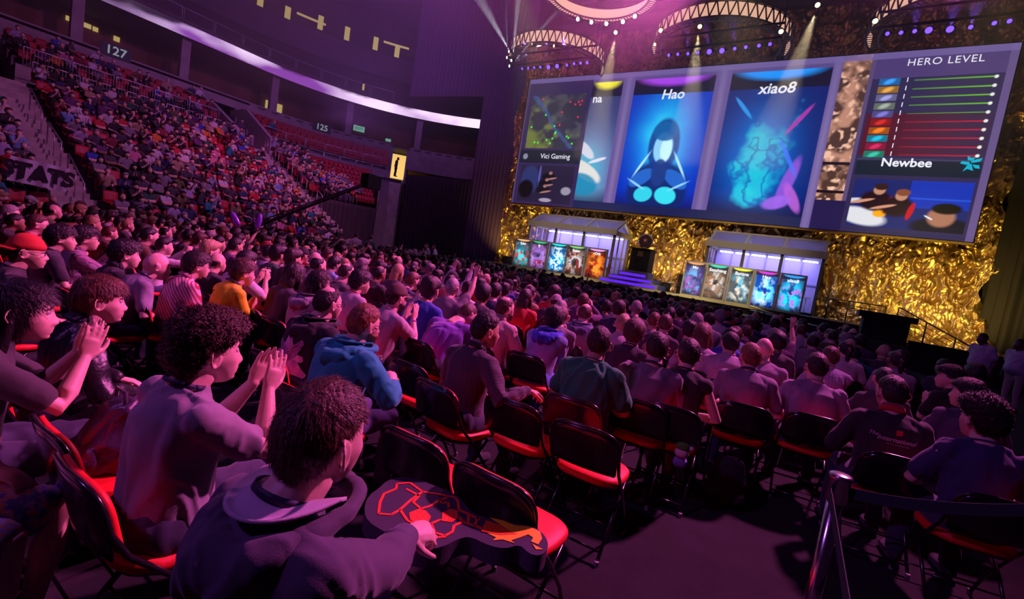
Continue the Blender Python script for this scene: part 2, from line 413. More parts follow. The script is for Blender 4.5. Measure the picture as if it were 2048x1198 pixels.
# section numbers
def sign(num, s, z, w, h, lab):
    c = bowl(s, WALL_D - .05, z); n = bdir(s); rz = math.atan2(n.y, n.x) + PI / 2
    root = empty('section_sign', c, rz, lab, 'sign')
    m_ = MB(); m_.box(-w/2, w/2, 0, .05, -h/2, h/2); m_.build('board', mat('sign_green', (.03, .06, .06), .6), root)
    text('number', num, (0, -.015, 0), h * .95, emis('sign_white', (.55, .6, .7), .45), root, bold=.01)
sign('127', 11.35, WT + .1, 1.5, .75, 'dark section sign reading 127 over the crowded near block')
sign('125', 25.3, WT - .15, 1.5, .7, 'dark section sign reading 125 over the empty far rows')
for s, lab in ((28.6, 'small green exit sign glowing under the ribbon display'), (31.0, 'smaller pale green exit sign nearer the drapes')):
    c = bowl(s, 2.2, 11.3 if s < 30 else 10.9); n = bdir(s); k = 1 if s < 30 else .5
    root = empty('exit_sign', c, math.atan2(n.y, n.x) + PI / 2, lab, 'sign')
    m_ = MB(); m_.box(-.5 * k, .5 * k, 0, .08, -.25 * k, .25 * k); m_.build('casing', emis('exit_green', (.3, .75, .6), .45), root)
    if k == 1: text('lettering', 'EXIT', (0, -.01, 0), .36, mat('exit_letters', (.02, .08, .06), .5), root)
# drapes
def drape(name, pts, z0, z1, m, fold=.35, amp=.10, label=None, cat='curtain'):
    """hanging cloth along a plan polyline"""
    P = []; L = 0; q = [Vector(p) for p in pts]; xs = []
    for a, b in zip(q[:-1], q[1:]):
        n = max(2, int((b - a).length / (fold / 8)))
        nn = (b - a).normalized(); side = Vector((-nn.y, nn.x, 0))
        for i in range(n):
            t = i / n; xs.append((a.lerp(b, t), side, L + (b - a).length * t))
        L += (b - a).length
    Z = np.linspace(z0, z1, 14)
    for z in Z:
        for p, sd, l in xs:
            o = amp * (math.sin(l * 2 * PI / fold + 1.2 * math.sin(l * .7)) + .4 * math.sin(l * 2 * PI / fold * .43 + 2 + .15 * z))
            P.append((p.x + sd.x * o, p.y + sd.y * o, z))
    me = grid_mesh(name, np.array(P), len(xs), len(Z), m); o = link(name, me)
    so = o.modifiers.new('thick', 'SOLIDIFY'); so.thickness = .02
    return tag(o, label, cat)
purp = mat('haze_tinted_drape', (.13, .065, .16), .9)  # purple of the lit haze is tinted into the dark cloth
drape('drape', [(-24.3, 30.3), (-20.2, 30.3)], 0, 25.4, purp, label='tall dark drape tinted with purple haze light, left of the gold cloth', amp=.05)
drape('drape', [(-31.6, 29.4), (-24.1, 30.3)], 12.7 + 1.3, 25.4, purp, label='drape tinted with purple haze light, above the end of the ribbon display', amp=.05)
drape('drape', [(-31.0, 29.6), (-24.2, 30.2)], 0, 7.4, blackcloth, label='low black drape closing the corner between stand and stage', amp=.05)
drape('drape', [tuple(bowl(s, -4.6, 0))[:2] for s in (29.1, 31.0, 32.8)], 0, 6.6, blackcloth, label='black drape below the lit doorway', amp=.05)
drape('drape', [tuple(bowl(s, -11.15, 0))[:2] for s in (18.4, 20, 22, 24, 26, 27.4, 29)], 0, 3.6, blackcloth, label='black drape along the foot of the far seating block', amp=.04)
drape('drape', [tuple(bowl(29.05, d, 0))[:2] for d in (-11.1, -8, -4.6)], 0, 5.0, blackcloth, label='black drape turning up the end of the far seating block', amp=.04)
mb = MB()
a = bowl(29.1, -10.9, 2.6); mb.tube([a, a + Vector((0, 0, 3.0))], .05, 8); o = mb.build('drape_pole', steel, smooth=True); tag(o, 'upright pole at the end of the far seating block', 'pole')
mb = MB(); a = bowl(32.9, -3.0, 5.8); mb.tube([a, a + Vector((0, 0, 2.6))], .05, 8); o = mb.build('drape_pole', steel, smooth=True); tag(o, 'upright pole beside the lit doorway', 'pole')
# banner with letters hanging over the near block
c0 = at(17, 336, x=-21.6); c1 = at(136, 360, x=-21.4)
root = empty('letter_banner', ((c0.x + c1.x) / 2, (c0.y + c1.y) / 2, (c0.z + c1.z) / 2 ), 0, 'white cloth banner with large black letters held among near block spectators', 'banner')
wB = (c1 - c0).to_2d().length; hB = .78
root.rotation_euler = (0, math.radians(4), math.atan2(c1.y - c0.y, c1.x - c0.x))
m_ = MB(); m_.grid([[(-wB/2 + wB * i / 20, .05 * math.sin(i * .9), -hB/2 + hB * j / 4) for i in range(21)] for j in range(5)])
m_.build('cloth', mat('banner_white', (.75, .72, .8), .9), root, smooth=True)
text('lettering', 'STATS', (0, -.07, 0), .64, mat('banner_black', (.03, .02, .03), .8), root, ext=.004, bold=.03, sx=.93)
# ================================================================== THE STAGE
SX0, SX1, SZ0, SZ1, SY = -19.3, 5.8, 5.7, 14.45, 29.0
goldm = mat('gold_foil', (.80, .52, .19), .36, metal=.9, bump=.6, bscale=9., stretch=(1.2, 1, .7), vary=.3, vscale=1.6)
def gold_nodes():
    m = goldm; N = m.node_tree.nodes; L = m.node_tree.links; b = N['Principled BSDF']
    tc = N.new('ShaderNodeTexCoord'); mp = N.new('ShaderNodeMapping'); mp.inputs['Scale'].default_value = (1.15, 1, .5); L.new(tc.outputs['Object'], mp.inputs[0])
    nz = N.new('ShaderNodeTexNoise'); nz.inputs['Scale'].default_value = 1.1; nz.inputs['Detail'].default_value = 2; L.new(mp.outputs[0], nz.inputs['Vector'])
    ad = N.new('ShaderNodeMix'); ad.data_type = 'VECTOR'; ad.inputs['Factor'].default_value = .5; L.new(mp.outputs[0], ad.inputs[4]); L.new(nz.outputs['Color'], ad.inputs[5])
    hs = []
    for sc, wt in ((1.5, 1.), (3.4, .45)):
        v = N.new('ShaderNodeTexVoronoi'); v.feature = 'F1'; v.inputs['Scale'].default_value = sc; L.new(ad.outputs[1], v.inputs['Vector'])
        mu = N.new('ShaderNodeMath'); mu.operation = 'MULTIPLY'; mu.inputs[1].default_value = wt; L.new(v.outputs['Distance'], mu.inputs[0]); hs.append(mu.outputs[0])
    su = N.new('ShaderNodeMath'); su.operation = 'ADD'; L.new(hs[0], su.inputs[0]); L.new(hs[1], su.inputs[1])
    bp = N.new('ShaderNodeBump'); bp.inputs['Strength'].default_value = 1.; bp.inputs['Distance'].default_value = .6; L.new(su.outputs[0], bp.inputs['Height'])
    for l in list(b.inputs['Normal'].links): L.remove(l)
    L.new(bp.outputs[0], b.inputs['Normal'])
gold_nodes()
# gold cloth: crumpled foil hanging behind the stage
nu, nv = 640, 400
U, V = np.meshgrid(np.linspace(0, 1, nu), np.linspace(0, 1, nv))
X = -21.0 + 28.0 * U; Z = 17.7 * V + .02
X = X + np.where(U > .5, (U - .5) * 2, 0) ** 8 * (.25 * np.sin(Z * 1.3) + .15 * np.sin(Z * 3.1) + 1.4 * np.clip(1 - Z / 4.0, 0, 1) ** 2)
X = X - np.where(U < .5, (.5 - U) * 2, 0) ** 8 * (.2 * np.sin(Z * 1.1 + 1) - .35)
Q = np.stack([X.ravel() * 3.4, np.zeros(nu * nv), Z.ravel() * 2.0], 1)
warp = fbm(Q * .6 + 3, 2, 11)
Qw = Q + np.stack([warp * .9, warp * .2, warp * .5], 1)
rid = 1 - np.abs(fbm(Qw, 3, 3)); rid2 = 1 - np.abs(fbm(Qw * 2.1 + 7, 3, 8))
off = .20 * rid + .09 * rid2 + .25 * fbm(Q * .22 + 31, 2, 77)
fl = np.clip(1 - Z.ravel() / 3.0, 0, 1) ** 2 * np.clip((U.ravel() - .80) / .15, 0, 1)
Y = 30.3 - off - fl * 2.2
me = grid_mesh('gold_cloth', np.stack([X.ravel(), Y, Z.ravel()], 1), nu, nv, goldm, smooth=True)
gc = link('gold_cloth', me); tag(gc, 'huge crumpled gold foil cloth hanging behind the stage', 'backdrop cloth')
mb = MB(); mb.box(-24, 9, 30.6, 30.9, 0, 25.5); struct('wall_back', mb, blackm)
mb = MB(); mb.box(-20.8, 7, 29.6, 30.2, 17.6, 18.3); struct('trim_4', mb, darkwall)
brown = mat('brown_drape', (.014, .010, .007), .8)
drape('drape', [(6.9, 30.45), (7.35, 29.2), (11, 27.2), (17, 23)], 0, 25, brown, fold=.6, amp=.14, label='tall dark brown pleated drape right of the gold cloth')

# projection screen, painted as the picture it shows
nu, nv = 860, 300
U, V = np.meshgrid(np.linspace(SX0, SX1, nu), np.linspace(SZ0, SZ1, nv)); IMG = np.zeros((nv, nu, 3)); IMG[:] = (.07, .055, .17)
IMG += (V[..., None] - SZ0) / (SZ1 - SZ0) * np.array((.07, .04, .10))
def uv(px, py): p = at(px, py, y=SY); return p.x, p.z
def paint(mask, col, a=1.):
    mk = (mask.astype(float) if mask.dtype == bool else np.clip(mask, 0, 1))[..., None] * a
    IMG[:] = IMG * (1 - mk) + np.asarray(col) * mk
def inrect(x0, x1, z0, z1): return (U >= x0) & (U <= x1) & (V >= z0) & (V <= z1)
def ell(cx, cz, rx, rz, ang=0, soft=.15):
    c, s = math.cos(ang), math.sin(ang); a = (U - cx) * c + (V - cz) * s; b = -(U - cx) * s + (V - cz) * c
    r = np.sqrt((a / rx) ** 2 + (b / rz) ** 2); return np.clip((1 - r) / soft, 0, 1)
NQ = np.stack([U.ravel(), V.ravel(), np.zeros(nu * nv)], 1)
nA = fbm(NQ * .55, 4, 21).reshape(nv, nu); nB = fbm(NQ * 1.7, 3, 22).reshape(nv, nu); nC = fbm(NQ * 5., 2, 23).reshape(nv, nu)
XA = uv(1190, 148)[0]; XB = uv(1250, 150)[0]; XC0, XC1 = uv(1272, 158)[0], uv(1433, 150)[0]; XD0, XD1 = uv(1465, 150)[0], uv(1667, 133)[0]
XE0, XE1 = uv(1690, 115)[0], uv(1748, 110)[0]; XF0 = uv(1757, 105)[0]
ztop = 13.95
# divider strips
for a_, b_ in ((XB, XC0), (XC1, XD0), (XD1, XE0)):
    paint(inrect(a_, b_, SZ0, SZ1), (.16, .11, .30)); m = (a_ + b_) / 2; paint(ell(m, 10, .25, 9, 0, 1.), (.28, .22, .42), .7)
# abstract colour fields in the portrait frames
def field(x0, x1, dark, mid, bright, cx, cz, top, accent=None):
    r = inrect(x0, x1, 6.05, ztop); paint(r, dark)
    g = np.exp(-(((U - cx) / 1.9) ** 2 + ((V - cz) / 2.9) ** 2)); paint(r * g * 1.1, mid)
    g2 = np.exp(-(((U - cx) / 1.15) ** 2 + ((V - cz) / 1.9) ** 2)) * (1 + .5 * nA); paint(r * np.clip(g2 * 1.2, 0, 1), bright)
    for k in range(0):
        cx_ = cx + 1.5 * math.sin(k * 2.4 + cx); cz_ = cz + 2.6 * math.cos(k * 1.7 + cx)
        paint(r * ell(cx_ + .2 * 1, cz_, .95, .38, k * 1.1 + cx, .5), bright if k % 2 else mid, .75)
        paint(r * ell(cx_ + .5, cz_ - .3, .7, .13, k * 1.3, .6), (.02, .05, .28), .7)
    if accent is not None and 0:
        for k in range(5): paint(r * ell(cx + 1.5, cz - 3 + 1.5 * k, .5, .16, .8 + k, .5), accent, .85)
    paint(r * np.clip((7.2 - V) / 1.2, 0, 1), (.01, .01, .05), .85)
    paint(inrect(x0, x1, ztop - .95, ztop), (.015, .01, .04)); w_ = (x1 - x0) / 2
    paint(inrect(x0, x1, ztop - .95, ztop) * ell(x0 + w_, ztop + .15, w_ * 1.05, .75, 0, .35), top)
field(XA, XB, (.05, .06, .18), (.22, .24, .50), (.10, .40, .55), XA + .6, 7.9, (.75, .70, .03))
rA = inrect(XA, XB, 6.1, 12.9)
for q in ((XA + .2, 9.6, 1.0, .35, -.7, (.62, .60, .70)), (XA + .4, 8.2, 1.5, .55, -.5, (.70, .66, .62)), (XA + .3, 7.3, 1.3, .8, -.2, (.02, .25, .42)), (XA + 1.2, 8.9, .7, .12, .3, (.7, .66, .75))): paint(rA * ell(*q[:5], .2), q[5], .9)
field(XC0, XC1, (.005, .03, .42), (.0, .20, .75), (.04, .55, .80), (XC0 + XC1) / 2, 10.3, (.40, .08, .72))
cx = (XC0 + XC1) / 2 + .1; rC = inrect(XC0, XC1, 6.1, 13.0)
# plain faceless hooded bust in blue and cyan
for q in ((cx, 7.2, 1.95, 1.9, 0, (.01, .03, .16)), (cx - 1.05, 7.9, .9, .45, .6, (.03, .16, .55)), (cx + 1.05, 7.9, .9, .45, -.6, (.03, .16, .55)), (cx, 9.9, 1.0, 1.75, 0, (.01, .05, .28)), (cx, 9.75, .62, 1.02, 0, (.32, .62, .85)), (cx + .18, 9.7, .36, .8, 0, (.55, .80, .95)), (cx, 10.75, .8, .62, 0, (.01, .14, .38)),
          (cx, 8.25, .5, .9, 0, (.02, .06, .25)), (cx - .75, 6.9, .62, .5, .2, (.05, .60, .72)), (cx + .62, 6.9, .70, .55, -.2, (.06, .66, .76))): paint(rC * ell(*q[:5], .14), q[5], .92)
for sg in (-1, 1): paint(rC * ell(cx + sg * 1.15, 8.75, 1.1, .10, -sg * 1.05, .5), (.45, .72, .9), .9); paint(rC * ell(cx + sg * 1.3, 7.5, .8, .09, sg * .5, .5), (.35, .65, .9), .8)
field(XD0, XD1, (.01, .02, .16), (.0, .12, .50), (.01, .22, .55), (XD0 + XD1) / 2 - .3, 9.3, (.02, .32, .85), (.5, .12, .62))
cx = (XD0 + XD1) / 2 - .15; rD = inrect(XD0, XD1, 6.3, 13.0)
# soft turquoise cloud with violet shards
cl = np.exp(-(((U - cx + .3) / 2.0) ** 2 + ((V - 8.9) / 2.6) ** 2)) + .35 * nA
paint(rD * np.clip((cl - .42) * 5, 0, 1), (.02, .46, .62)); paint(rD * np.clip((cl - .72) * 4, 0, 1), (.03, .60, .62)); paint(rD * np.clip(1 - np.abs(cl - .62 + .2 * nB) * 14, 0, 1), (.01, .10, .40), .8)
for q in ((cx + 1.55, 8.0, .35, 1.6, -.25, (.30, .12, .62)), (cx + 1.9, 7.2, .3, 1.0, .5, (.45, .14, .60)), (cx + 1.5, 11.3, .14, 1.1, -.6, (.45, .06, .40)), (cx - 1.3, 12.0, .12, .9, .7, (.04, .35, .75)), (cx + 1.35, 9.3, .12, 1.3, .5, (.08, .20, .80)), (cx + 1.2, 6.9, .8, .4, .3, (.35, .15, .7))): paint(rD * ell(*q[:5], .3), q[5], .85)
paint(inrect(XA, XD1, SZ0, 6.2), (.02, .025, .10))
# left column: tactical map and a camera feed
x0, x1 = SX0 + .15, XA - .1
paint(inrect(SX0, XA, SZ0, SZ1), (.050, .030, .105)); mx0, mx1, mz0, mz1 = x0 + .3, x1 - .25, 9.65, 13.3
r = inrect(mx0, mx1, mz0, mz1); paint(r, (.045, .04, .07)); paint(r * np.clip(nB * 2, 0, 1), (.10, .10, .12), .7)
lo = np.clip(((mx0 + mx1) / 2 - U) * .5 - (V - 10.9) * .55 + nB, 0, 1); paint(r * lo, (.22, .26, .05), .75)
paint(r * np.clip(1 - np.abs((U - mx0 - .3) - (13 - V) + nA * .4) * 3, 0, 1), (.06, .12, .32), .8)
rng = random.Random(4)
for k in range(22):
    a_, b_ = rng.random(), rng.random(); g_ = a_ + b_ < 1
    paint(ell(mx0 + a_ * (mx1 - mx0), mz0 + b_ * (mz1 - mz0), .07, .07), (.1, .8, .1) if g_ else (.8, .03, .12))
paint(inrect(x0, x1, 8.6, 9.5), (.02, .022, .04)); paint(ell(x0 + .45, 9.05, .22, .22), (.25, .25, .35))
def feed(x0, x1, z0, z1, k):
    r = inrect(x0, x1, z0, z1); w_, h_ = x1 - x0, z1 - z0
    paint(r, (.02, .03, .16) if k else (.035, .025, .06))
    def E(u, v, a, b, c, ang=0, al=1.): paint(r * ell(x0 + u * w_, z0 + v * h_, a * w_, b * h_, ang, .25), c, al)
    if k:
        paint(r & inrect(x0 + .5 * w_, x1, z0 + .45 * h_, z1), (.015, .05, .40)); paint(r & inrect(x0 + .52 * w_, x1, z0 + .62 * h_, z0 + .66 * h_), (.03, .1, .55))
        E(.12, .22, .26, .20, (.62, .62, .66), -.2); E(.1, .55, .16, .06, (.55, .55, .6)); E(.28, .30, .07, .09, (.8, .38, .02))
        for q, (u, v) in enumerate(((.22, .78), (.42, .68))):
            E(u, v - .22, .16, .24, (.03, .01, .02)); E(u + .02, v, .06, .11, (.50, .26, .18)); E(u + .03, v + .07, .07, .08, (.05, .02, .02) if q == 0 else (.25, .09, .05))
            E(u - .12, v - .24, .13, .035, (.55, .28, .2), .25); E(u + .12, v - .3, .03, .2, (.5, .01, .03), -.2)
        E(.82, .10, .3, .22, (.01, .01, .03)); E(.80, .30, .13, .22, (.38, .19, .13)); E(.83, .47, .14, .12, (.012, .01, .012)); E(.70, .28, .05, .015, (.7, .75, .8), -.5)
    else:
        E(.2, .6, .2, .45, (.04, .05, .16)); E(.38, .75, .02, .3, (.12, .13, .4))
        for u, v in ((.55, .80), (.50, .62), (.48, .45)):
            E(u, v - .1, .14, .13, (.015, .012, .02)); E(u + .03, v, .04, .05, (.30, .16, .16)); E(u + .05, v - .15, .12, .03, (.34, .18, .18), .2)
        E(.15, .35, .16, .28, (.012, .008, .012)); E(.55, .08, .13, .06, (.35, .3, .4)); E(.9, .35, .1, .12, (.3, .28, .36))
feed(x0 + .25, x1 - .2, SZ0 + .15, 8.45, 0)
# crumpled brown strip
paint(inrect(XE0, XE1, 7.2, SZ1), (.10, .05, .04)); paint(inrect(XE0, XE1, 7.2, SZ1) * np.clip(nB * 1.6 + .3, 0, 1), (.50, .27, .20)); paint(inrect(XE0, XE1, 7.2, SZ1) * np.clip(nC * nB * 4, 0, 1), (.75, .48, .36))
paint(inrect(XE0, XE1, 9.0, 9.15), (.02, .01, .02)); paint(inrect(XE0, XE1, 7.55, 7.7), (.02, .01, .02)); paint(inrect(XE0, XF0, SZ0, 7.2), (.03, .02, .09)); paint(inrect(XE1, XF0, 7.2, SZ1), (.13, .09, .2))
# right column: level chart
x0, x1 = XF0 + .1, SX1 - .3
paint(inrect(XF0, SX1, SZ0, SZ1), (.045, .035, .105)); paint(inrect(XF0, SX1, 13.2, SZ1), (.10, .065, .20)); paint(inrect(SX1 - .28, SX1, SZ0, SZ1), (.16, .11, .26))
paint(inrect(x0, x1, 9.5, 11.5) * np.clip(1.2 - (U - x0) / 4.5, 0, 1), (.13, .008, .02), .85)
lv = []
for k in range(10):
    z_ = uv(2020 - (2020 - 1975) / 9 * k, 132 + (297 - 132) / 9 * k)[1]; lv.append(z_)
zz0, zz1 = uv(1778, 148)[1], uv(1745, 297)[1]
for k in range(10):
    z_ = 13.05 + (9.55 - 13.05) * k / 9; g_ = k < 5
    paint(inrect(x0 + 1.55, x1 - .25, z_ - .026, z_ + .026) * (.25 + .75 * np.clip((U - x0 - 1) / 4, 0, 1)), (.20, .55, .03) if g_ else (.55, .02, .06))
    paint(ell(x1 - .25, z_, .085, .085, 0, .3), (.75, .75, .7)); c_ = [(.05, .3, .7), (.6, .33, .08), (.3, .3, .55), (.3, .35, .3), (.2, .18, .5), (.5, .03, .03), (.7, .2, .02), (.02, .4, .55), (.5, .03, .12), (.05, .4, .3)][k]
    rr = inrect(x0 + .2, x0 + 1.0, z_ - .16, z_ + .16); paint(rr, np.array(c_) * .5); paint(rr * ell(x0 + .6, z_, .3, .14, .4, .5), np.array(c_) * 1.3)
paint(inrect(x0, x1, 8.55, 9.25), (.015, .025, .045)); paint(inrect(x0, x1, 9.3, 9.34), (.1, .1, .14))
feed(x0 + .1, x1 - .1, SZ0 + .3, 8.35, 1)
for m_, c_ in ((inrect(SX0, SX1, SZ1 - .3, SZ1), (.20, .15, .36)), (inrect(SX0, SX0 + .1, SZ0, SZ1), (.12, .09, .2))): paint(m_, c_, .8)
IMG = np.clip(IMG, 0, 2) ** 1.22 * .92
scr = empty('projection_screen', (0, 0, 0), 0, 'giant wide projection screen with portraits, a map and a level chart', 'screen')
me = grid_mesh('screen_picture', np.stack([U.ravel(), np.full(nu * nv, SY - .001), V.ravel()], 1), nu, nv, emis_attr('screen_light', 1.5), IMG.reshape(-1, 3), smooth=False)
link('screen_picture', me, scr)
mb = MB(); mb.box(SX0 - .05, SX1 + .05, SY + .02, SY + .25, SZ0 - .05, SZ1 + .05); mb.build('screen_back', blackm, scr)
mb = MB(); mb.box(SX0 - .05, SX1 + .05, SY - .12, SY + .1, SZ0 - .14, SZ0 - .05); mb.build('lower_rail', mat('gold_rail', (.75, .5, .12), .35, metal=.8), scr)
wt = emis('screen_white', (.85, .85, .95), 1.1)
def stext(s, px, py, size, **k):
    p = at(px, py, y=SY - .02); return text('caption', s, (p.x, SY - .02, p.z), size, wt, scr, **k)
stext('Hao', 1346, 189, .80, shear=.12, bold=.015); stext('xiao8', 1554, 177, .80, shear=.12, bold=.015); stext('na', 1195, 198, .72, bold=.015)
stext('HERO LEVEL', 1890, 121, .46, sp=1.1); stext('Newbee', 1812, 326, .56, bold=.012); stext('Vici Gaming', 1110, 313, .48)
for k in range(10):
    z_ = 13.05 + (9.55 - 13.05) * k / 9; text('numeral', '1', (x0 + 1.28, SY - .02, z_ + .03), .30, wt, scr, bold=.004)
# team emblem next to the right caption
p = at(1940, 328, y=SY - .02); mb = MB()
def star(pts): mb.prism([(p.x + a, SY - .02, p.z + b) for a, b in pts], (0, .01, 0))
star([(-.05, .02), (.05, .0), (.16, -.3), (-.05, -.22), (-.2, -.34)]); star([(-.3, .12), (-.05, .1), (.0, .0), (-.12, -.04), (-.34, .02)])
star([(.05, .05), (.32, .12), (.38, .28), (.2, .22), (.0, .14)]); star([(-.1, .16), (.08, .18), (.14, .3), (.0, .28), (-.14, .36)]); star([(.08, -.02), (.32, -.05), (.36, -.2), (.2, -.18)])
mb.build('emblem', emis('emblem_cyan', (.0, .42, .6), 1.1), scr)

# stage decks
DZ = 1.22
stage_black = mat('stage_black', (.02, .018, .02), .45, bump=.1)
edge_m = mat('stage_edge', (.42, .36, .20), .5)
mb = MB(); mb.box(-20.4, .8, 25.3, 29.7, 0, DZ); struct('floor_stage_deck', mb, stage_black)
mb = MB(); mb.box(-19.5, -2.1, 23.9, 25.3, 0, .82); struct('floor_stage_apron', mb, stage_black)
mb = MB(); mb.box(-16.8, -1.8, 25.22, 25.34, DZ - .10, DZ + .02); struct('trim_5', mb, edge_m)
mb = MB(); mb.box(-19.5, -2.1, 23.86, 23.92, .78, .84); struct('trim_6', mb, mat('edge_strip', (.5, .35, .42), .5))
# right ramp with kerb, stairs
a = at(1508, 617, y=25.2); b = at(1650, 658, y=24.2)
mb = MB(); mb.prism([(-2.1, 25.3, 0), (-2.1, 25.3, DZ), (.8, 25.3, DZ), (3.6, 25.3, DZ), (3.6, 25.3, 0)], (0, -.0001, 0))
mb = MB(); mb.box(.8, 3.2, 25.0, 29.4, 0, DZ); mb.prism([(-2.1, 23.9, 0), (-2.1, 23.9, 1.1), (3.4, 22.4, .75), (3.4, 22.4, 0)], (.0, 1.4, 0)); struct('floor_stage_ramp', mb, stage_black)
mb = MB(); mb.tube([at(1500, 612, y=25.1), at(1545, 628, y=24.6), at(1590, 645, y=24.2), at(1640, 658, y=23.9)], .045, 6); struct('trim_7', mb, edge_m)
# dark console on the right deck, handrails and lower barrier
mb = MB(); mb.box(2.1, 3.6, 24.0, 25.0, 0, 1.65); mb.box(1.9, 3.8, 23.9, 25.1, 1.65, 1.9); o = mb.build('stage_console', blackm); tag(o, 'low black console at the right end of the stage', 'console')
def rail2(pts, h, lab, nb=3):
    m_ = MB(); pts = [Vector(p) for p in pts]; up = Vector((0, 0, h))
    for p in pts: m_.tube([p, p + up], .028, 6)
    for j in range(nb + 1):
        m_.tube([p + up * (1 - j / (nb + 1.)) for p in pts], .028 if j == 0 else .012, 6)
    o = m_.build('stage_handrail', mat('dark_rail', (.05, .045, .04), .5, metal=.5), smooth=True); return tag(o, lab, 'handrail')
rail2([(.9, 27.2, DZ), (1.7, 27.2, DZ), (2.5, 27.2, DZ), (3.1, 27.2, DZ)], 1.0, 'black handrail on the stage edge before the gold cloth', 4)
rail2([(3.4, 26.0, DZ), (4.4, 26.0, .75), (5.4, 26.0, .3), (6.0, 26.0, 0.02)], 1.05, 'black sloping handrail of the right stage stairs', 4)
mb = MB()
for k in range(6): mb.box(3.2 + .38 * k, 3.58 + .38 * k, 26.1, 27.6, 0, DZ - .2 * (k + 1) + .0)
o = mb.build('stage_stairs', stage_black); tag(o, 'black stairs going down from the right stage end', 'stairs')
mb = MB(); mb.box(3.4, 6.7, 22.3, 22.42, 0, 1.0); mb.box(3.4, 6.7, 22.2, 22.5, 1.0, 1.05); 
o = mb.build('low_barrier', blackm); tag(o, 'low black barrier in front of the right stage stairs', 'barrier')
mb = MB(); mb.box(6.75, 14, 20.8, 21.0, 0, .55); o = mb.build('low_barrier', mat('barrier_brown', (.10, .08, .06), .6)); tag(o, 'low dark barrier behind the standing guards', 'barrier')
# centre steps with purple risers and the plinth
vio = emis('violet_panel', (.13, .02, .85), 1.0)
st = empty('lit_steps', (-8.5, 26.0, DZ), 0, 'three wide steps with glowing violet risers at stage centre', 'steps')
for k, w_ in enumerate((3.4, 2.65, 1.75)):
    y0 = -.5 + .35 * k; z0 = .26 * k
    m_ = MB(); m_.box(-w_/2, w_/2, y0, 1.4, z0, z0 + .26); m_.build('step', mat('step_grey', (.25, .23, .30), .5), st)
    n = 4 - k
    for q in range(n):
        a_ = -w_/2 + .1 + (w_ - .2) * q / n; b_ = a_ + (w_ - .2) / n - .02
        m_ = MB(); m_.box(a_, b_, y0 - .02, y0 + .01, z0 + .05, z0 + .2); m_.build('riser_light', vio, st)
pl = empty('stage_plinth', (-8.35, 27.0, DZ + .78), 0, 'tall black square plinth behind the violet steps', 'plinth')
m_ = MB(); m_.box(-.55, .55, -.5, .5, 0, 1.35); m_.build('column', blackm, pl)
m_ = MB(); m_.box(-.6, .6, -.55, .55, 1.35, 1.42); m_.build('cap_slab', blackm, pl)
m_ = MB(); m_.box(-.66, .66, -.58, .6, -.02, .1); m_.build('foot_slab', mat('step_grey'), pl)
m_ = MB(); m_.box(-.16, .16, -.52, -.5, .95, 1.25); m_.build('badge', mat('dull_gold', (.35, .27, .08), .5, metal=.5), pl)
tr = empty('round_trophy', (-8.35, 27.0, DZ + 2.2), 0, 'round golden shield trophy standing on the black plinth', 'trophy')
m_ = MB(); m_.lathe([(.0, 0), (.42, 0), (.44, .04), (.36, .09), (.30, .07), (.12, .10), (.0, .13)], (0, .06, .46), 28, axis=(0, -1, 0)); m_.build('shield', mat('trophy_gold', (.85, .68, .35), .25, metal=.9), tr, smooth=True)
m_ = MB(); m_.box(-.14, .14, -.1, .1, 0, .06); m_.build('foot', mat('trophy_gold'), tr)
for x_, w_, h_, lab in ((-6.9, .5, .5, 'small black stage monitor right of the steps'), (-6.1, .35, 1.1, 'tall black loudspeaker right of the steps'), (-17.0, .9, .55, 'wide black stage monitor at the left end of the stage')):
    root = empty('stage_speaker', (x_, 27.6 if x_ > -10 else 26.6, DZ), .2, lab, 'speaker')
    m_ = MB(); m_.prism([(-w_/2, -.25, 0), (-w_/2, -.18, h_), (-w_/2, .25, h_), (-w_/2, .25, 0)], (w_, 0, 0)); m_.build('cabinet', blackm, root)
    m_ = MB(); m_.lathe([(0, 0), (.16, 0), (.17, .01), (.12, .012), (.05, -.01)], (0, -.24, h_ * .45), 16, axis=(0, -1, 0)); m_.build('cone', mat('speaker_grey', (.06, .06, .065), .5), root, smooth=True)

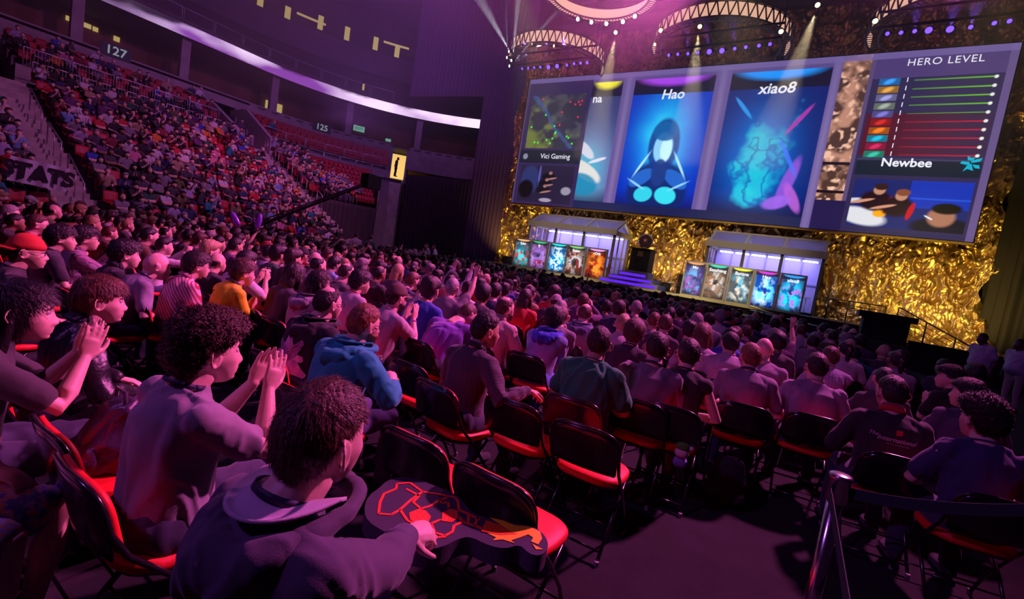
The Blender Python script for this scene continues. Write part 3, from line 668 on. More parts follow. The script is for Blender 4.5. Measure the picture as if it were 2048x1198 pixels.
# player booths
alu = mat('booth_frame', (.50, .45, .42), .45, metal=.35)
booth_glass = mat('booth_glass', (.35, .30, .75), .2, alpha=.12)
roof_glass = mat('roof_glass', (.30, .26, .70), .3, alpha=.45)  # violet of the lit booth interior is tinted into the glass
vlight = mat('booth_wall', (.36, .33, .70), .6)
tubem = emis('tube_light', (.78, .76, 1.0), 5.0)
def booth(x0, x1, y0, lab, open_r):
    D = 2.6; b = empty('player_booth', ((x0 + x1) / 2, y0 + D / 2, DZ), 0, lab, 'booth'); W = x1 - x0; hw = W / 2; y1 = D / 2; y0 = -D / 2
    ZE, ZR = 2.95, 3.72
    m_ = MB(); m_.box(-hw, hw, y0, y1, 0, .12); m_.build('platform', mat('stage_black'), b)
    for i in range(4):
        xx = -hw + W * i / 3
        for yy in (y0, y1):
            m_ = MB(); m_.box(xx - .07, xx + .07, yy - .07, yy + .07, .1, ZE); m_.build('post', mat('post_dark', (.14, .12, .11), .5), b)
        for sgn, ys in ((-1, y0 - .1), (1, y1 + .1)):
            m_ = MB(); m_.bar((xx, ys, ZE + .1), (xx, 0, ZR), .13, .11); m_.build('rafter', alu, b)
    for yy, zz, hh in ((y0 - .1, ZE, .34), (y1 + .1, ZE, .34), (0, ZR, .16)):
        m_ = MB(); m_.bar((-hw - .15, yy, zz), (hw + .15, yy, zz), .14, hh); m_.build('beam', alu, b)
    for sx in (-1, 1):
        m_ = MB(); m_.bar((sx * hw, y0, ZE - .02), (sx * hw, y1, ZE - .02), .13, .26); m_.build('beam', alu, b)
        m_ = MB(); m_.box(sx * hw - .015, sx * hw + .015, y0 + .07, y1 - .07, .15, ZE - .1); m_.build('side_glass', booth_glass, b)
        m_ = MB()
        for q in (.33, .66): m_.box(sx * hw - .04, sx * hw + .04, y0 + D * q - .04, y0 + D * q + .04, .12, ZE)
        m_.build('mullion', alu, b)
        m_ = MB(); m_.prism([(sx * hw, y0 + .1, ZE + .12), (sx * hw, y1 - .1, ZE + .12), (sx * hw, 0, ZR - .08)], (.02, 0, 0)); m_.build('gable_glass', booth_glass, b)
    m_ = MB(); m_.box(-hw + .05, hw - .05, y1 - .1, y1 - .05, .12, ZE); m_.build('back_wall', vlight, b)
    m_ = MB()
    for i in range(1, 6): m_.box(-hw + W * i / 6 - .03, -hw + W * i / 6 + .03, y1 - .14, y1 - .1, .12, ZE)
    m_.box(-hw, hw, y1 - .15, y1 - .1, 1.5, 1.58); m_.build('mullion', mat('mullion_blue', (.22, .20, .4), .5), b)
    for sgn in (-1, 1):
        m_ = MB(); m_.prism([(-hw, sgn * (D / 2 + .02), ZE + .15), (hw, sgn * (D / 2 + .02), ZE + .15), (hw, 0, ZR + .02), (-hw, 0, ZR + .02)], (0, 0, .015))
        m_.build('roof_glass', roof_glass, b)
    for i in range(6):
        a_ = -hw + .25 + (W - .3) * i / 6
        m_ = MB(); m_.box(a_, a_ + (W - .5) / 6 - .1, y1 - .45, y1 - .33, ZE - .24, ZE - .16); m_.build('tube_lamp', tubem, b)
    for i in range(3):
        m_ = MB(); m_.box(-hw + W * i / 3 + .2, -hw + W * (i + 1) / 3 - .15, y0 + .25, y0 + .32, ZE - .10, ZE - .05); m_.build('tube_lamp', tubem, b)
    m_ = MB(); m_.box(-hw + .2, hw - .2, y0 + .35, y0 + 1.1, .72 + .1, .78 + .1)
    for i in range(4): m_.box(-hw + .3 + (W - .7) * i / 3, -hw + .36 + (W - .7) * i / 3, y0 + .5, y0 + .95, .12, .82)
    m_.build('desk', mat('desk_white', (.6, .6, .65), .5), b)
    lamp('booth_lamp', 'AREA', ((x0 + x1) / 2, b.location.y + .3, DZ + ZE - .15), 190, (.50, .42, 1.0), ((x0 + x1) / 2, b.location.y + .35, 0), size=W * .9, size_y=1.6)
    return b
booth(-16.0, -10.15, 26.75, 'white framed glass player booth on the left of the stage', 0)
booth(-4.85, .35, 26.75, 'white framed glass player booth on the right of the stage', 1)
# monitors and players behind the panels
screen_m = mat('monitor_black', (.02, .02, .02), .4)
for bx, n, side in ((-15.4, 5, 'left'), (-4.4, 5, 'right')):
    for i in range(n):
        x_ = bx + i * (1.12 if side == 'left' else 1.0)
        root = empty('monitor', (x_, 27.45, DZ + .885), 0, '%s desk monitor in the %s booth%s' % (['first', 'second', 'third', 'fourth', 'fifth'][i], side, ', counted from the left'), 'monitor', 'monitors in the %s booth' % side)
        m_ = MB(); m_.box(-.28, .28, -.03, .0, .08, .42); m_.build('display', screen_m, root)
        m_ = MB(); m_.box(-.1, .1, -.08, .08, 0, .02); m_.box(-.03, .03, -.02, .02, 0, .1); m_.build('stand', screen_m, root)

# portrait panels in front of the booths
frame_m = mat('panel_frame', (.30, .27, .24), .5)
ART = {  # dark, mid, bright, accent, band
 0: ((.01, .02, .04), (.03, .22, .30), (.08, .45, .50), (.45, .04, .03), (.62, .30, .12)),
 1: ((.02, .01, .04), (.30, .02, .08), (.20, .10, .40), (.35, .20, .55), (.02, .35, .14)),
 2: ((.01, .03, .10), (.0, .22, .65), (.05, .60, .90), (.5, .7, .9), (.0, .55, .65)),
 3: ((.02, .01, .01), (.25, .02, .02), (.42, .30, .25), (.40, .44, .5), (.15, .42, .12)),
 4: ((.04, .0, .0), (.45, .02, .01), (.85, .22, .02), (.2, .02, .01), (.60, .22, .50)),
 5: ((.02, .01, .07), (.10, .10, .32), (.12, .32, .60), (.32, .10, .40), (.62, .24, .10)),
 6: ((.02, .012, .01), (.32, .22, .17), (.38, .14, .06), (.45, .40, .38), (.02, .50, .36)),
 7: ((.02, .03, .04), (.16, .18, .20), (.12, .38, .50), (.55, .50, .42), (.60, .60, .03)),
 8: ((.0, .02, .22), (.0, .14, .60), (.15, .65, .90), (.4, .6, .9), (.50, .03, .50)),
 9: ((.01, .01, .06), (.0, .25, .60), (.02, .50, .85), (.35, .15, .6), (.02, .22, .72))}
NM = ['Sylar', 'fy', 'Fenrir', 'Super', 'rOtk', 'Mu', 'Sansheng', 'Banana', 'Hao', 'xiao8']
LOOK = ['teal and red picture under an orange band', 'crimson and violet picture under a green band', 'ice blue picture under a turquoise band', 'brown and grey picture under a leaf green band', 'fiery orange picture under a pink band',
        'violet and blue picture under an orange band', 'tan brown picture under a sea green band', 'grey and teal picture under a yellow band', 'glowing blue picture under a magenta band', 'bright cyan picture under a blue band']
whitet = emis('panel_text', (.9, .9, .95), 1.1)
for i in range(10):
    gx0, gx1 = (-16.47, -10.07) if i < 5 else (-5.70, -.12); k = i % 5
    w_ = (gx1 - gx0) / 5; cx = gx0 + w_ * (k + .5); h_ = 1.85
    root = empty('portrait_panel', (cx, 25.95 - (.12 if k % 2 else 0), DZ), 0, 'lit stage panel with ' + LOOK[i] + (', left booth' if i < 5 else ', right booth'), 'panel', 'lit portrait panels in front of the booths')
    m_ = MB(); e = .075; W2 = w_ / 2 - .01
    m_.box(-W2, -W2 + e, -.06, .06, 0, h_); m_.box(W2 - e, W2, -.06, .06, 0, h_); m_.box(-W2 + e, W2 - e, -.06, .06, h_ - e, h_); m_.box(-W2 + e, W2 - e, -.06, .06, 0, e)
    m_.build('frame', frame_m, root)
    nu, nv = 44, 66; u, v_ = np.meshgrid(np.linspace(-1, 1, nu), np.linspace(-1, 1, nv)); dk, md, br, ac, bd = [np.array(c) for c in ART[i]]
    q = np.stack([u.ravel() * 1.6, v_.ravel() * 2.2, np.full(u.size, i * 3.1)], 1); n1 = fbm(q, 3, 40 + i).reshape(u.shape); n2 = fbm(q * 1.9 + 5, 3, 60 + i).reshape(u.shape); n3 = fbm(q * 1.3 + 9, 2, 80 + i).reshape(u.shape)
    g = np.exp(-((u / .75) ** 2 + ((v_ + .15) / .75) ** 2))[..., None]
    im = dk * (1 - g) + md * g
    b1 = np.clip((n1 + .1) * 6, 0, 1)[..., None] * np.clip(g * 1.6, 0, 1); im = im * (1 - b1) + br * b1
    b2 = np.clip((n2 - .18) * 9, 0, 1)[..., None] * np.clip(g * 1.7, 0, 1); im = im * (1 - b2) + ac * b2
    b3 = np.clip((n3 - .25) * 9, 0, 1)[..., None] * g; im = im * (1 - b3) + dk * b3
    tb = np.clip((v_ - .74) * 12, 0, 1)[..., None]; im = im * (1 - tb) + np.array((.01, .01, .02)) * tb
    bb = np.clip((1 - np.sqrt((u / 1.02) ** 2 + ((v_ - 1.02) / .17) ** 2)) * 4, 0, 1)[..., None]; im = im * (1 - bb) + bd * bb
    im *= np.clip((v_ + 1.05) * 3, .1, 1)[..., None]
    P = np.stack([u.ravel() * (W2 - e), np.full(u.size, -.045), h_ / 2 + v_.ravel() * (h_ / 2 - e)], 1)
    link('display', grid_mesh('panel_picture', P, nu, nv, emis_attr('panel_light', 1.7), im.reshape(-1, 3)), root)
    text('name_lettering', NM[i], (0, -.055, h_ - .33), .22, whitet, root, bold=.006)

# ------------------------------------------------------------------ overhead rings with lamps
ringlit = mat('ring_skin_glow', (.85, .62, .5), .6, emit=(1.0, .55, .38), es=.85)  # warm light on the band fabric is put in as its own glow
trussm = mat('truss_metal', (.14, .11, .13), .5, metal=.5)
def ring(c, r, lab, near=True):
    root = empty('ring_truss', c, 0, lab, 'truss')
    n = 56; hh = .68; ca = math.atan2(-c[1], -c[0]) + (0 if near else PI); span = math.radians(205)
    m_ = MB(); an_ = [ca - span / 2 + span * i / n for i in range(n + 1)]
    a = [Vector((r * math.cos(t), r * math.sin(t), 0)) for t in an_]
    for z_ in (0, hh): m_.tube([p + Vector((0, 0, z_)) for p in a], .045, 6)
    for i in range(n):
        p, q = a[i], a[i + 1]
        m_.tube([p + Vector((0, 0, 0 if i % 2 else hh)), q + Vector((0, 0, hh if i % 2 else 0))], .035, 5)
        m_.tube([p, p * .86], .02, 4)
    b_ = [p * .86 for p in a]; m_.tube(b_, .04, 6)
    m_.build('lattice', trussm, root, smooth=True)
    m_ = MB(); rin = [[(r * .985) * math.cos(t), (r * .985) * math.sin(t)] for t in an_]
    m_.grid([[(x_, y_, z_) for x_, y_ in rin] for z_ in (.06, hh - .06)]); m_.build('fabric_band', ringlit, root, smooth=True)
    m_ = MB()
    for i in range(3):
        an = ca - .9 + .9 * i; m_.tube([(r * math.cos(an), r * math.sin(an), hh), (r * .8 * math.cos(an), r * .8 * math.sin(an), 25.5 - c[2])], .02, 4)
    m_.build('hanging_cable', trussm, root)
    return root
R1 = ring((-15.0, 25.0, 13.45), 2.9, 'lit ring truss hanging left above the map picture')
R2 = ring((-5.9, 25.0, 13.45), 3.2, 'large lit ring truss hanging above the middle of the screen')
R3 = ring((3.3, 25.2, 13.45), 3.2, 'lit ring truss cut by the top right picture corner')
R4 = ring((-10.1, 19.5, 13.9), 2.6, 'lit ring truss whose lower rim dips in at the top edge', near=False)
def lampcol(kind): return {'v': emis('violet_lens', (.10, .04, 1.0), 4.), 'w': emis('white_lens', (.85, .9, 1.0), 5.), 'y': emis('warm_lens', (1.0, .72, .32), 4.)}[kind]
headm = mat('lamp_body', (.03, .03, .035), .5)
proto_l = {}
def fixture(p, aim, kind, lab, grp, k=1.):
    """moving-head lamp: yoke, body and lens"""
    key = (kind,)
    if key not in proto_l:
        root = empty('moving_light', (0, 0, 0)); m_ = MB(); m_.lathe([(0, -.32), (.12, -.32), (.15, -.1), (.16, .1), (.14, .12)], (0, 0, 0), 12); m_.build('body', headm, root, smooth=True)
        m_ = MB(); m_.lathe([(0, .10), (.12, .10), (.135, .12), (.12, .145), (0, .17)], (0, 0, 0), 12); m_.build('lens', lampcol(kind), root, smooth=True)
        m_ = MB(); m_.tube([(.19, 0, 0), (.19, 0, -.38), (-.19, 0, -.38), (-.19, 0, 0)], .025, 5); m_.build('yoke', headm, root)
        proto_l[key] = root; o = root
    else: o = copy_tree(proto_l[key])
    o.location = p; o.scale = (k, k, k); o.rotation_mode = 'XYZ'
    o.rotation_euler = (Vector(aim)).to_track_quat('Z', 'Y').to_euler(); tag(o, lab, 'stage light', grp)
    return o
ORD = ['first', 'second', 'third', 'fourth', 'fifth', 'sixth', 'seventh', 'eighth', 'ninth', 'tenth']
vrow = {}
def violet_row(pts, where):
    ps = [at(px, py, y=22.0) for px, py in pts]
    m_ = MB(); m_.tube([ps[0] + Vector((-.4, 0, .24)), ps[-1] + Vector((.4, 0, .24))], .05, 6); m_.tube([ps[0] + Vector((-.4, 0, .8)), ps[-1] + Vector((.4, 0, .8))], .05, 6)
    m_.tube([ps[0] + Vector((-.3, 0, .8)), ps[0] + Vector((-.3, 0, 3))], .02, 4); m_.tube([ps[-1] + Vector((.3, 0, .8)), ps[-1] + Vector((.3, 0, 3))], .02, 4)
    o = m_.build('lamp_bar', trussm, smooth=True); tag(o, 'straight bar carrying violet lamps ' + where, 'truss')
    for i, p in enumerate(ps):
        big = i in (len(ps) // 2 - 1, len(ps) // 2)
        fixture(p, (-.35 + .06 * i, -1.0, -.55), 'v', '%s violet lamp from the left on the bar %s' % (ORD[i], where), 'violet lamps ' + where, (.8 if big else .5))
violet_row([(1046, 137), (1058, 136), (1070, 135), (1082, 134), (1099, 134), (1116, 132), (1135, 130), (1149, 127), (1162, 126), (1175, 125)], 'below the left ring')
violet_row([(1339, 110), (1357, 108), (1377, 107), (1397, 105), (1420, 103), (1445, 101), (1470, 97), (1492, 94), (1518, 91), (1540, 88)], 'below the middle ring')
violet_row([(1776, 67), (1803, 65), (1830, 62), (1858, 60), (1900, 58), (1941, 54), (1988, 46), (2018, 42)], 'below the right ring')
for i, (px, py) in enumerate(((1157, 38), (1184, 44), (1214, 47), (1247, 43), (1271, 32))):
    p = at(px, py, y=19.0); fixture(p, (0, -.8, -.5), 'w', '%s white lamp from the left on the top ring' % ORD[i], 'white lamps of the top ring', .6)
for i, (px, py) in enumerate(((1021, 132), (1025, 121), (1016, 115), (1020, 103), (1045, 90), (1110, 92), (1066, 87))):
    p = at(px, py, y=22.6); fixture(p, (-.5, -.8, -.3), 'w' if i < 4 else 'y', '%s lamp on the left ring rim' % ORD[i] + (', cool white' if i < 4 else ', warm white'), 'rim lamps of the left ring', .55)
for i, (px, py, lab) in enumerate(((1232, 64, 'warm lamp between the left and middle rings'), (1400, 52, 'warm lamp inside the middle ring'), (1635, 9, 'warm lamp right of the middle ring at the top'), (1322, 60, 'warm lamp at the left rim of the middle ring'), (1750, 41, 'warm lamp at the left rim of the right ring'), (1562, 62, 'warm lamp at the right rim of the middle ring'), (1310, 88, 'small warm lamp at the lower left rim of the middle ring'))):
    p = at(px, py, y=22.6); fixture(p, (.15, -.75, -.65), 'y', lab, None, .7 if i < 6 else .45)
# roof trusses above the stage
def truss(a, b, lab, h=.5):
    m_ = MB(); a = Vector(a); b = Vector(b); n = int((b - a).length / .6); up = Vector((0, 0, h))
    m_.tube([a, b], .04, 5); m_.tube([a + up, b + up], .04, 5)
    for i in range(n): p = a.lerp(b, i / n); q = a.lerp(b, (i + 1) / n); m_.tube([p + (up if i % 2 else up * 0), q + (up * 0 if i % 2 else up)], .022, 4)
    o = m_.build('roof_truss', trussm, smooth=True); return tag(o, lab, 'truss')
truss((-16, 26.5, 17.2), (8, 26.5, 17.2), 'long straight truss just above the gold cloth')
truss((-14, 23, 17.8), (9, 23, 17.8), 'long straight truss over the ring lights')
truss((-26, 20, 22.8), (-26, 44, 22.8), 'dim roof truss running above the balcony', .9)
truss((-42, 22, 21.5), (-20, 26, 21.5), 'dim roof truss crossing towards the drapes', .9)
truss((-38, 12, 23.5), (-18, 12, 23.5), 'dim roof truss nearest to the camera', .9)

# beams of the moving lamps, seen in the haze
def beam(px, py, y, tx, ty, tdep, e, col, ang, bl=.3):
    p = at(px, py, y=y); q = at(tx, ty, depth=tdep); d = (q - p).normalized(); lamp('lamp_beam', 'SPOT', p + d * .35, e, col, q, spot=ang, blend=bl, radius=.03)
WH = (.85, .85, 1.0)
for a_ in ((1021, 132, 22.6, 1140, -10, 22), (1021, 132, 22.6, 1180, 20, 24), (1025, 121, 22.6, 1040, -40, 20), (1020, 103, 22.6, 950, -20, 18), (1016, 115, 22.6, 1010, -30, 26)): beam(*a_, 50000, WH, 3.2)
for a_ in ((1157, 38, 19, 1190, -60, 20), (1184, 44, 19, 1205, -60, 20), (1214, 47, 19, 1214, -60, 20), (1247, 43, 19, 1228, -60, 20), (1271, 32, 19, 1240, -60, 20)): beam(*a_, 45000, WH, 4.)
for px, py, tx, ty in ((1232, 64, 1205, 200), (1400, 52, 1385, 170), (1635, 9, 1600, 110)):
    p = at(px, py, y=22.6); lamp('lamp_beam', 'SPOT', p + V3(0, 0, -.3) if 0 else p + Vector((0, 0, -.3)), 15000, (1.0, .80, .45), at(tx, ty, y=22.9), spot=24, blend=.7, radius=.05)
for a_ in ((1058, 136, 22, 1040, 40, 26), (1099, 134, 22, 1085, 40, 26), (1135, 130, 22, 1120, 40, 26), (1420, 103, 22, 1400, 0, 26), (1470, 97, 22, 1460, 0, 26), (1377, 107, 22, 1370, 0, 26), (1830, 62, 22, 1840, -60, 26), (1900, 58, 22, 1925, -60, 26), (1941, 54, 22, 1975, -60, 26)): beam(*a_, 16000, (.25, .10, 1.0), 7.)
lamp('roof_glow', 'SPOT', at(980, -110, depth=22), 3600, (.42, .13, .95), at(700, 60, depth=32), spot=95, blend=1., radius=.5)
lamp('roof_glow', 'POINT', at(760, -160, depth=22), 500, (.5, .14, .85), radius=.5)

for px, py, lab in ((1232, 64, 'thin drop pipe over the warm lamp between the left and middle rings'), (1400, 52, 'thin drop pipe over the warm lamp inside the middle ring'), (1635, 9, 'thin drop pipe over the warm lamp right of the middle ring')):
    p = at(px, py, y=22.6); mb = MB(); mb.tube([(p.x, p.y + .2, p.z + .05), (p.x, 23.0, 17.8)], .02, 5); tag(mb.build('drop_pipe', trussm), lab, 'pipe')

IMG = NQ = nA = nB = nC = Q = Qw = rid = rid2 = off = U = V = X = Y = Z = P = None
# ================================================================== PEOPLE: builders
def V3(*a): return Vector(a)
def limb(mb, pts, rad, seg=12, flat=None, side=None):
    """tapering rounded limb; rad per point, flat = other radius / radius per point"""
    pts = [Vector(p) for p in pts]; n = len(pts); flat = flat or [1.] * n
    T = []
    for i in range(n):
        t = pts[min(i+1, n-1)] - pts[max(i-1, 0)]; T.append(t.normalized())
    sec = []
    for k, (o, q) in enumerate(((-1., .05), (-.85, .53), (-.5, .87))): sec.append((pts[0] + T[0] * rad[0] * min(flat[0], 1) * o, rad[0] * q, flat[0], T[0]))
    for i in range(n): sec.append((pts[i], rad[i], flat[i], T[i]))
    for k, (o, q) in enumerate(((.5, .87), (.85, .53), (1., .05))): sec.append((pts[-1] + T[-1] * rad[-1] * min(flat[-1], 1) * o, rad[-1] * q, flat[-1], T[-1]))
    u = Vector(side) if side is not None else None; rings = []
    for p, r, f, t in sec:
        if u is None: u = t.orthogonal()
        u = u - t * u.dot(t)
        if u.length < 1e-5: u = t.orthogonal()
        u.normalize(); v = t.cross(u)
        rings.append([p + u * r * math.cos(2*PI*k/seg) + v * r * f * math.sin(2*PI*k/seg) for k in range(seg)])
    mb.loft(rings)
def stackloft(mb, secs, X, seg=24, power=2.0):
    """torso: secs = (z, y, rx, ry); X maps local point to place"""
    rings = []
    z0, y0, a0, b0 = secs[0]; z1, y1, a1, b1 = secs[-1]
    ss = [(z0 - .02, y0, a0 * .6, b0 * .6)] + list(secs) + [(z1 + .012, y1, a1 * .6, b1 * .6)]
    for z, y, rx, ry in ss:
        ring = []
        for k in range(seg):
            a = 2*PI*k/seg; c, s = math.cos(a), math.sin(a)
            c = math.copysign(abs(c) ** (2/power), c); s = math.copysign(abs(s) ** (2/power), s)
            ring.append(X(V3(rx * c, y + ry * s, z)))
        rings.append(ring)
    mb.loft(rings)
def remesh(mb, voxel, smooth=4, ratio=None, fac=.6):
    me = bpy.data.meshes.new('tmp'); me.from_pydata([tuple(v) for v in mb.v], [], mb.f); me.update()
    o = bpy.data.objects.new('tmp', me); COL.objects.link(o)
    r = o.modifiers.new('r', 'REMESH'); r.mode = 'VOXEL'; r.voxel_size = voxel; r.use_smooth_shade = True
    if smooth: s = o.modifiers.new('s', 'SMOOTH'); s.factor = fac; s.iterations = smooth
    if ratio: d = o.modifiers.new('d', 'DECIMATE'); d.ratio = ratio
    dg = bpy.context.evaluated_depsgraph_get(); out = bpy.data.meshes.new_from_object(o.evaluated_get(dg))
    bpy.data.objects.remove(o); bpy.data.meshes.remove(me)
    out.polygons.foreach_set('use_smooth', [True] * len(out.polygons)); return out
def normals(me):
    a = np.empty(len(me.vertices) * 3, np.float32); me.vertices.foreach_get('normal', a); return a.reshape(-1, 3)
def folds(me, amp=.006, sc=9., seed=0, stretch=(1, 1, .55)):
    P = getco(me).astype(float); N = normals(me); Q = P * sc * np.array(stretch)
    w_ = fbm(Q * .5 + 5, 2, seed); r = 1 - 2 * np.abs(fbm(Q + w_[:, None] * 1.2, 2, seed + 3))
    setco(me, P + N * (amp * r)[:, None]); return me

# ---- head
def head_dirs(nu, nv):
    V = []
    for j in range(nv + 1):
        ph = -PI/2 + PI * j / nv
        for i in range(nu): a = 2*PI*i/nu; V.append((math.cos(ph)*math.cos(a), math.cos(ph)*math.sin(a), math.sin(ph)))
    return np.array(V)
def sm(x): x = np.clip(x, 0, 1); return x * x * (3 - 2 * x)
def head_form(D, feat=True, jaw=1.0):
    p = D * np.array((.077, .098, .119)); x, y, z = p[:, 0].copy(), p[:, 1].copy(), p[:, 2].copy()
    t = np.clip((-z - .005) / .105, 0, 1); fr = sm(D[:, 1] * 2.5 + .1); bk = sm(-D[:, 1] * 2.5)
    x *= 1 - .40 * t ** 1.4 * jaw; y += .036 * t ** 1.2 * fr; y += .030 * t * bk; x += np.sign(x) * .004 * bk * sm(1 - np.abs(z - .03) / .06)
    z += .012 * t * (1 - fr)
    if feat:
        f = sm((D[:, 1] - .25) * 3)
        g = lambda x0, z0, sx, sz: np.exp(-((np.abs(x) - x0) / sx) ** 2 - ((z - z0) / sz) ** 2) * f
        na = np.interp(z, [-.052, -.042, -.030, -.010, .012, .032], [0, .013, .023, .013, .005, 0]); ns = np.interp(z, [-.045, -.03, 0, .03], [.016, .014, .009, .009])
        y += na * np.exp(-(x / ns) ** 2) * f
        y += g(.016, -.034, .008, .009) * .010                       # nostrils
        y -= g(.032, .012, .017, .011) * .013                        # eye sockets
        y += g(.028, .034, .022, .008) * .005                        # brow
        y += g(.0, -.060, .022, .0055) * .010 + g(.0, -.073, .019, .006) * .009 - g(.0, -.0665, .024, .003) * .005
        y += g(.0, -.100, .022, .014) * .013 - g(.0, -.083, .025, .005) * .003
        x += np.sign(x) * g(.055, -.018, .02, .018) * .004
    return np.stack([x, y, z], 1)
def uvsphere_faces(nu, nv): return [(j*nu+i, j*nu+(i+1) % nu, (j+1)*nu+(i+1) % nu, (j+1)*nu+i) for j in range(nv) for i in range(nu)]
def add_head(mb, HM, hi=True, jaw=1.):
    nu, nv = (72, 56) if hi else (28, 20)
    P = head_form(head_dirs(nu, nv), True, jaw); mb.add([HM @ Vector(p) for p in P], uvsphere_faces(nu, nv))
    for s in (-1, 1):
        c = V3(s * .0745, -.012, -.002)
        def E(a, b, o): return HM @ (c + V3(s * (.006 + o + .014 * max(0, -a) ), a * .0185 - .003 * b, b * .030 ))
        ring = [E(math.cos(q), math.sin(q), .001) for q in [2*PI*k/14 for k in range(14)]]
        if hi: mb.tube([ring[k] + (HM.to_3x3() @ V3(s * .010 * max(0, -math.cos(2*PI*k/14)), 0, 0)) for k in range(14)], [.0052 + .002 * (math.sin(2*PI*k/14) < -.6) for k in range(14)], 8, closed=True)
        limb(mb, [E(0, -.7, -.004), E(0, 0, -.002), E(-.1, .7, -.003)], [.013, .019, .015], 10, [.6, .5, .6], side=HM.to_3x3() @ V3(0, 1, 0))
        if not hi: limb(mb, [E(-.2, -.8, .004), E(-.4, .8, .008)], [.012, .014], 8)
HL_Y = [-.12, -.050, -.038, -.026, .008, .03, .06, .12]
HAIRLINES = {'std': [-.078, -.072, -.03, .024, .022, .040, .066, .074], 'low': [-.10, -.095, -.05, .010, .008, .02, .050, .055], 'recede': [-.078, -.072, -.03, .015, .02, .065, .093, .10],
             'long': [-.14, -.14, -.12, -.10, -.06, .03, .066, .074]}
def hair_shell(style, seed=0, hi=True):
    """points of the hair surface in head space + mask"""
    nu, nv = (96, 72) if hi else (28, 20); D = head_dirs(nu, nv); B = head_form(D, False); x, y, z = B.T
    line = HAIRLINES[style.get('line', 'std')]; zl = np.interp(y, HL_Y, line) + .006 * vnoise(D * 6, seed)
    mk = sm((z - zl) / .014 + .5)
    if style.get('bald'): mk = mk * sm((.045 - z) / .02) + 0
    if style.get('thin'): mk = mk * (1 - .75 * sm((z - .085) / .02) * sm((.03 - y) / .03))
    th = style.get('t', .012) + style.get('top', .0) * sm((z - .02) / .08) + style.get('front', 0.) * sm((y - .02) / .06) * sm((z - .04) / .04) + style.get('back', 0.) * sm((-y) / .07) * sm((z + .06) / .05)
    nz = fbm(D * style.get('ns', 7.), 3, seed) * style.get('na', .004)
    N = D * np.array((1/.077, 1/.098, 1/.119)); N /= np.linalg.norm(N, axis=1)[:, None]
    out = B + N * (-.012 * (1 - mk) + mk * (th + nz))[:, None]
    return D, B, N, mk, out, nu, nv
def hair_mesh(style, HM, seed=0, hi=True, n=0):
    mb = MB(); D, B, N, mk, out, nu, nv = hair_shell(style, seed, hi); mb.add([HM @ Vector(p) for p in out], uvsphere_faces(nu, nv))
    rs = np.random.RandomState(seed + 5)
    if n:
        w_ = mk * np.cos(np.arcsin(np.clip(D[:, 2], -.99, .99))); idx = rs.choice(len(out), n, p=w_ / w_.sum())
        L = style.get('len', .022); lift = style.get('lift', .25); curl = style.get('curl', 0.); crown = np.array((.01, -.045, .10))
        p0 = out[idx] + rs.normal(0, .0025, (n, 3)) - N[idx] * .003
        fl = (p0 - crown); fl[:, 2] -= .03 * np.abs(p0[:, 2] < .06); fl[:, 1] += style.get('sweep', 0.) * .08 * (p0[:, 1] > 0); fl -= N[idx] * (fl * N[idx]).sum(1)[:, None]; fl /= np.linalg.norm(fl, axis=1)[:, None] + 1e-6
        r = rs.normal(0, 1, (n, 3)); fl = fl + r * (style.get('mess', .25) + curl); fl /= np.linalg.norm(fl, axis=1)[:, None]
        Ln = L * (.6 + .8 * rs.rand(n)) * np.where((np.abs(p0[:, 0]) > .05) & (p0[:, 2] < .065), (.35 if not style.get('long') else 1.), 1.); wd = style.get('w', .0016) * (.7 + .6 * rs.rand(n)); sd = np.cross(fl, N[idx]); sd /= np.linalg.norm(sd, axis=1)[:, None] + 1e-6
        seg = 4; vs = []; nv0 = len(mb.v)
        for k in range(seg + 1):
            t = k / seg; c = p0 + fl * (Ln * t)[:, None] + N[idx] * (Ln * lift * t * (1 - .9 * t * (1 if curl == 0 else 1.6)))[:, None]
            if curl: c = c + (N[idx] * np.sin(t * 5)[..., None] + sd * (1 - np.cos(t * 5))) * curl * .009
            wk = wd * (1 - .85 * t) ; vs.append(c - sd * wk[:, None]); vs.append(c + sd * wk[:, None])
        A = np.stack(vs, 1).reshape(-1, 3); R = np.array(HM.to_3x3()); tr_ = np.array(HM.translation); A = A @ R.T + tr_
        m = 2 * (seg + 1); base = nv0 + np.arange(n) * m; fs = []
        for k in range(seg):
            q = np.stack([base + 2*k, base + 2*k + 1, base + 2*k + 3, base + 2*k + 2], 1); fs.append(q)
        mb.v += [tuple(a) for a in A]; F = np.concatenate(fs); mb.f += [tuple(int(i) for i in f) for f in F]; mb.mi += [0] * len(F)
    def tl(pts, rad, flat): limb(mb, [HM @ Vector(p) for p in pts], rad, 14, flat, side=HM.to_3x3() @ V3(1, 0, 0))
    if style.get('long'):
        k = style['long']; tl([(0, -.045, .04), (0, -.085, -.06), (0, -.105, -.06 - k * .5), (0, -.10, -.06 - k)], [.075, .088, .085, .05], [.8, .55, .42, .35])
        for s in (-1, 1): tl([(s * .06, -.01, .03), (s * .078, -.02, -.05), (s * .082, -.035, -.05 - k * .6), (s * .07, -.045, -.05 - k * .85)], [.035, .034, .034, .018], [.6] * 4)
    if style.get('pony'): k = style['pony']; tl([(0, -.10, .03), (0, -.135, .0), (0, -.14, -.06), (0, -.12, -k)], [.02, .034, .036, .012], [1, .9, .8, .7])
    return mb
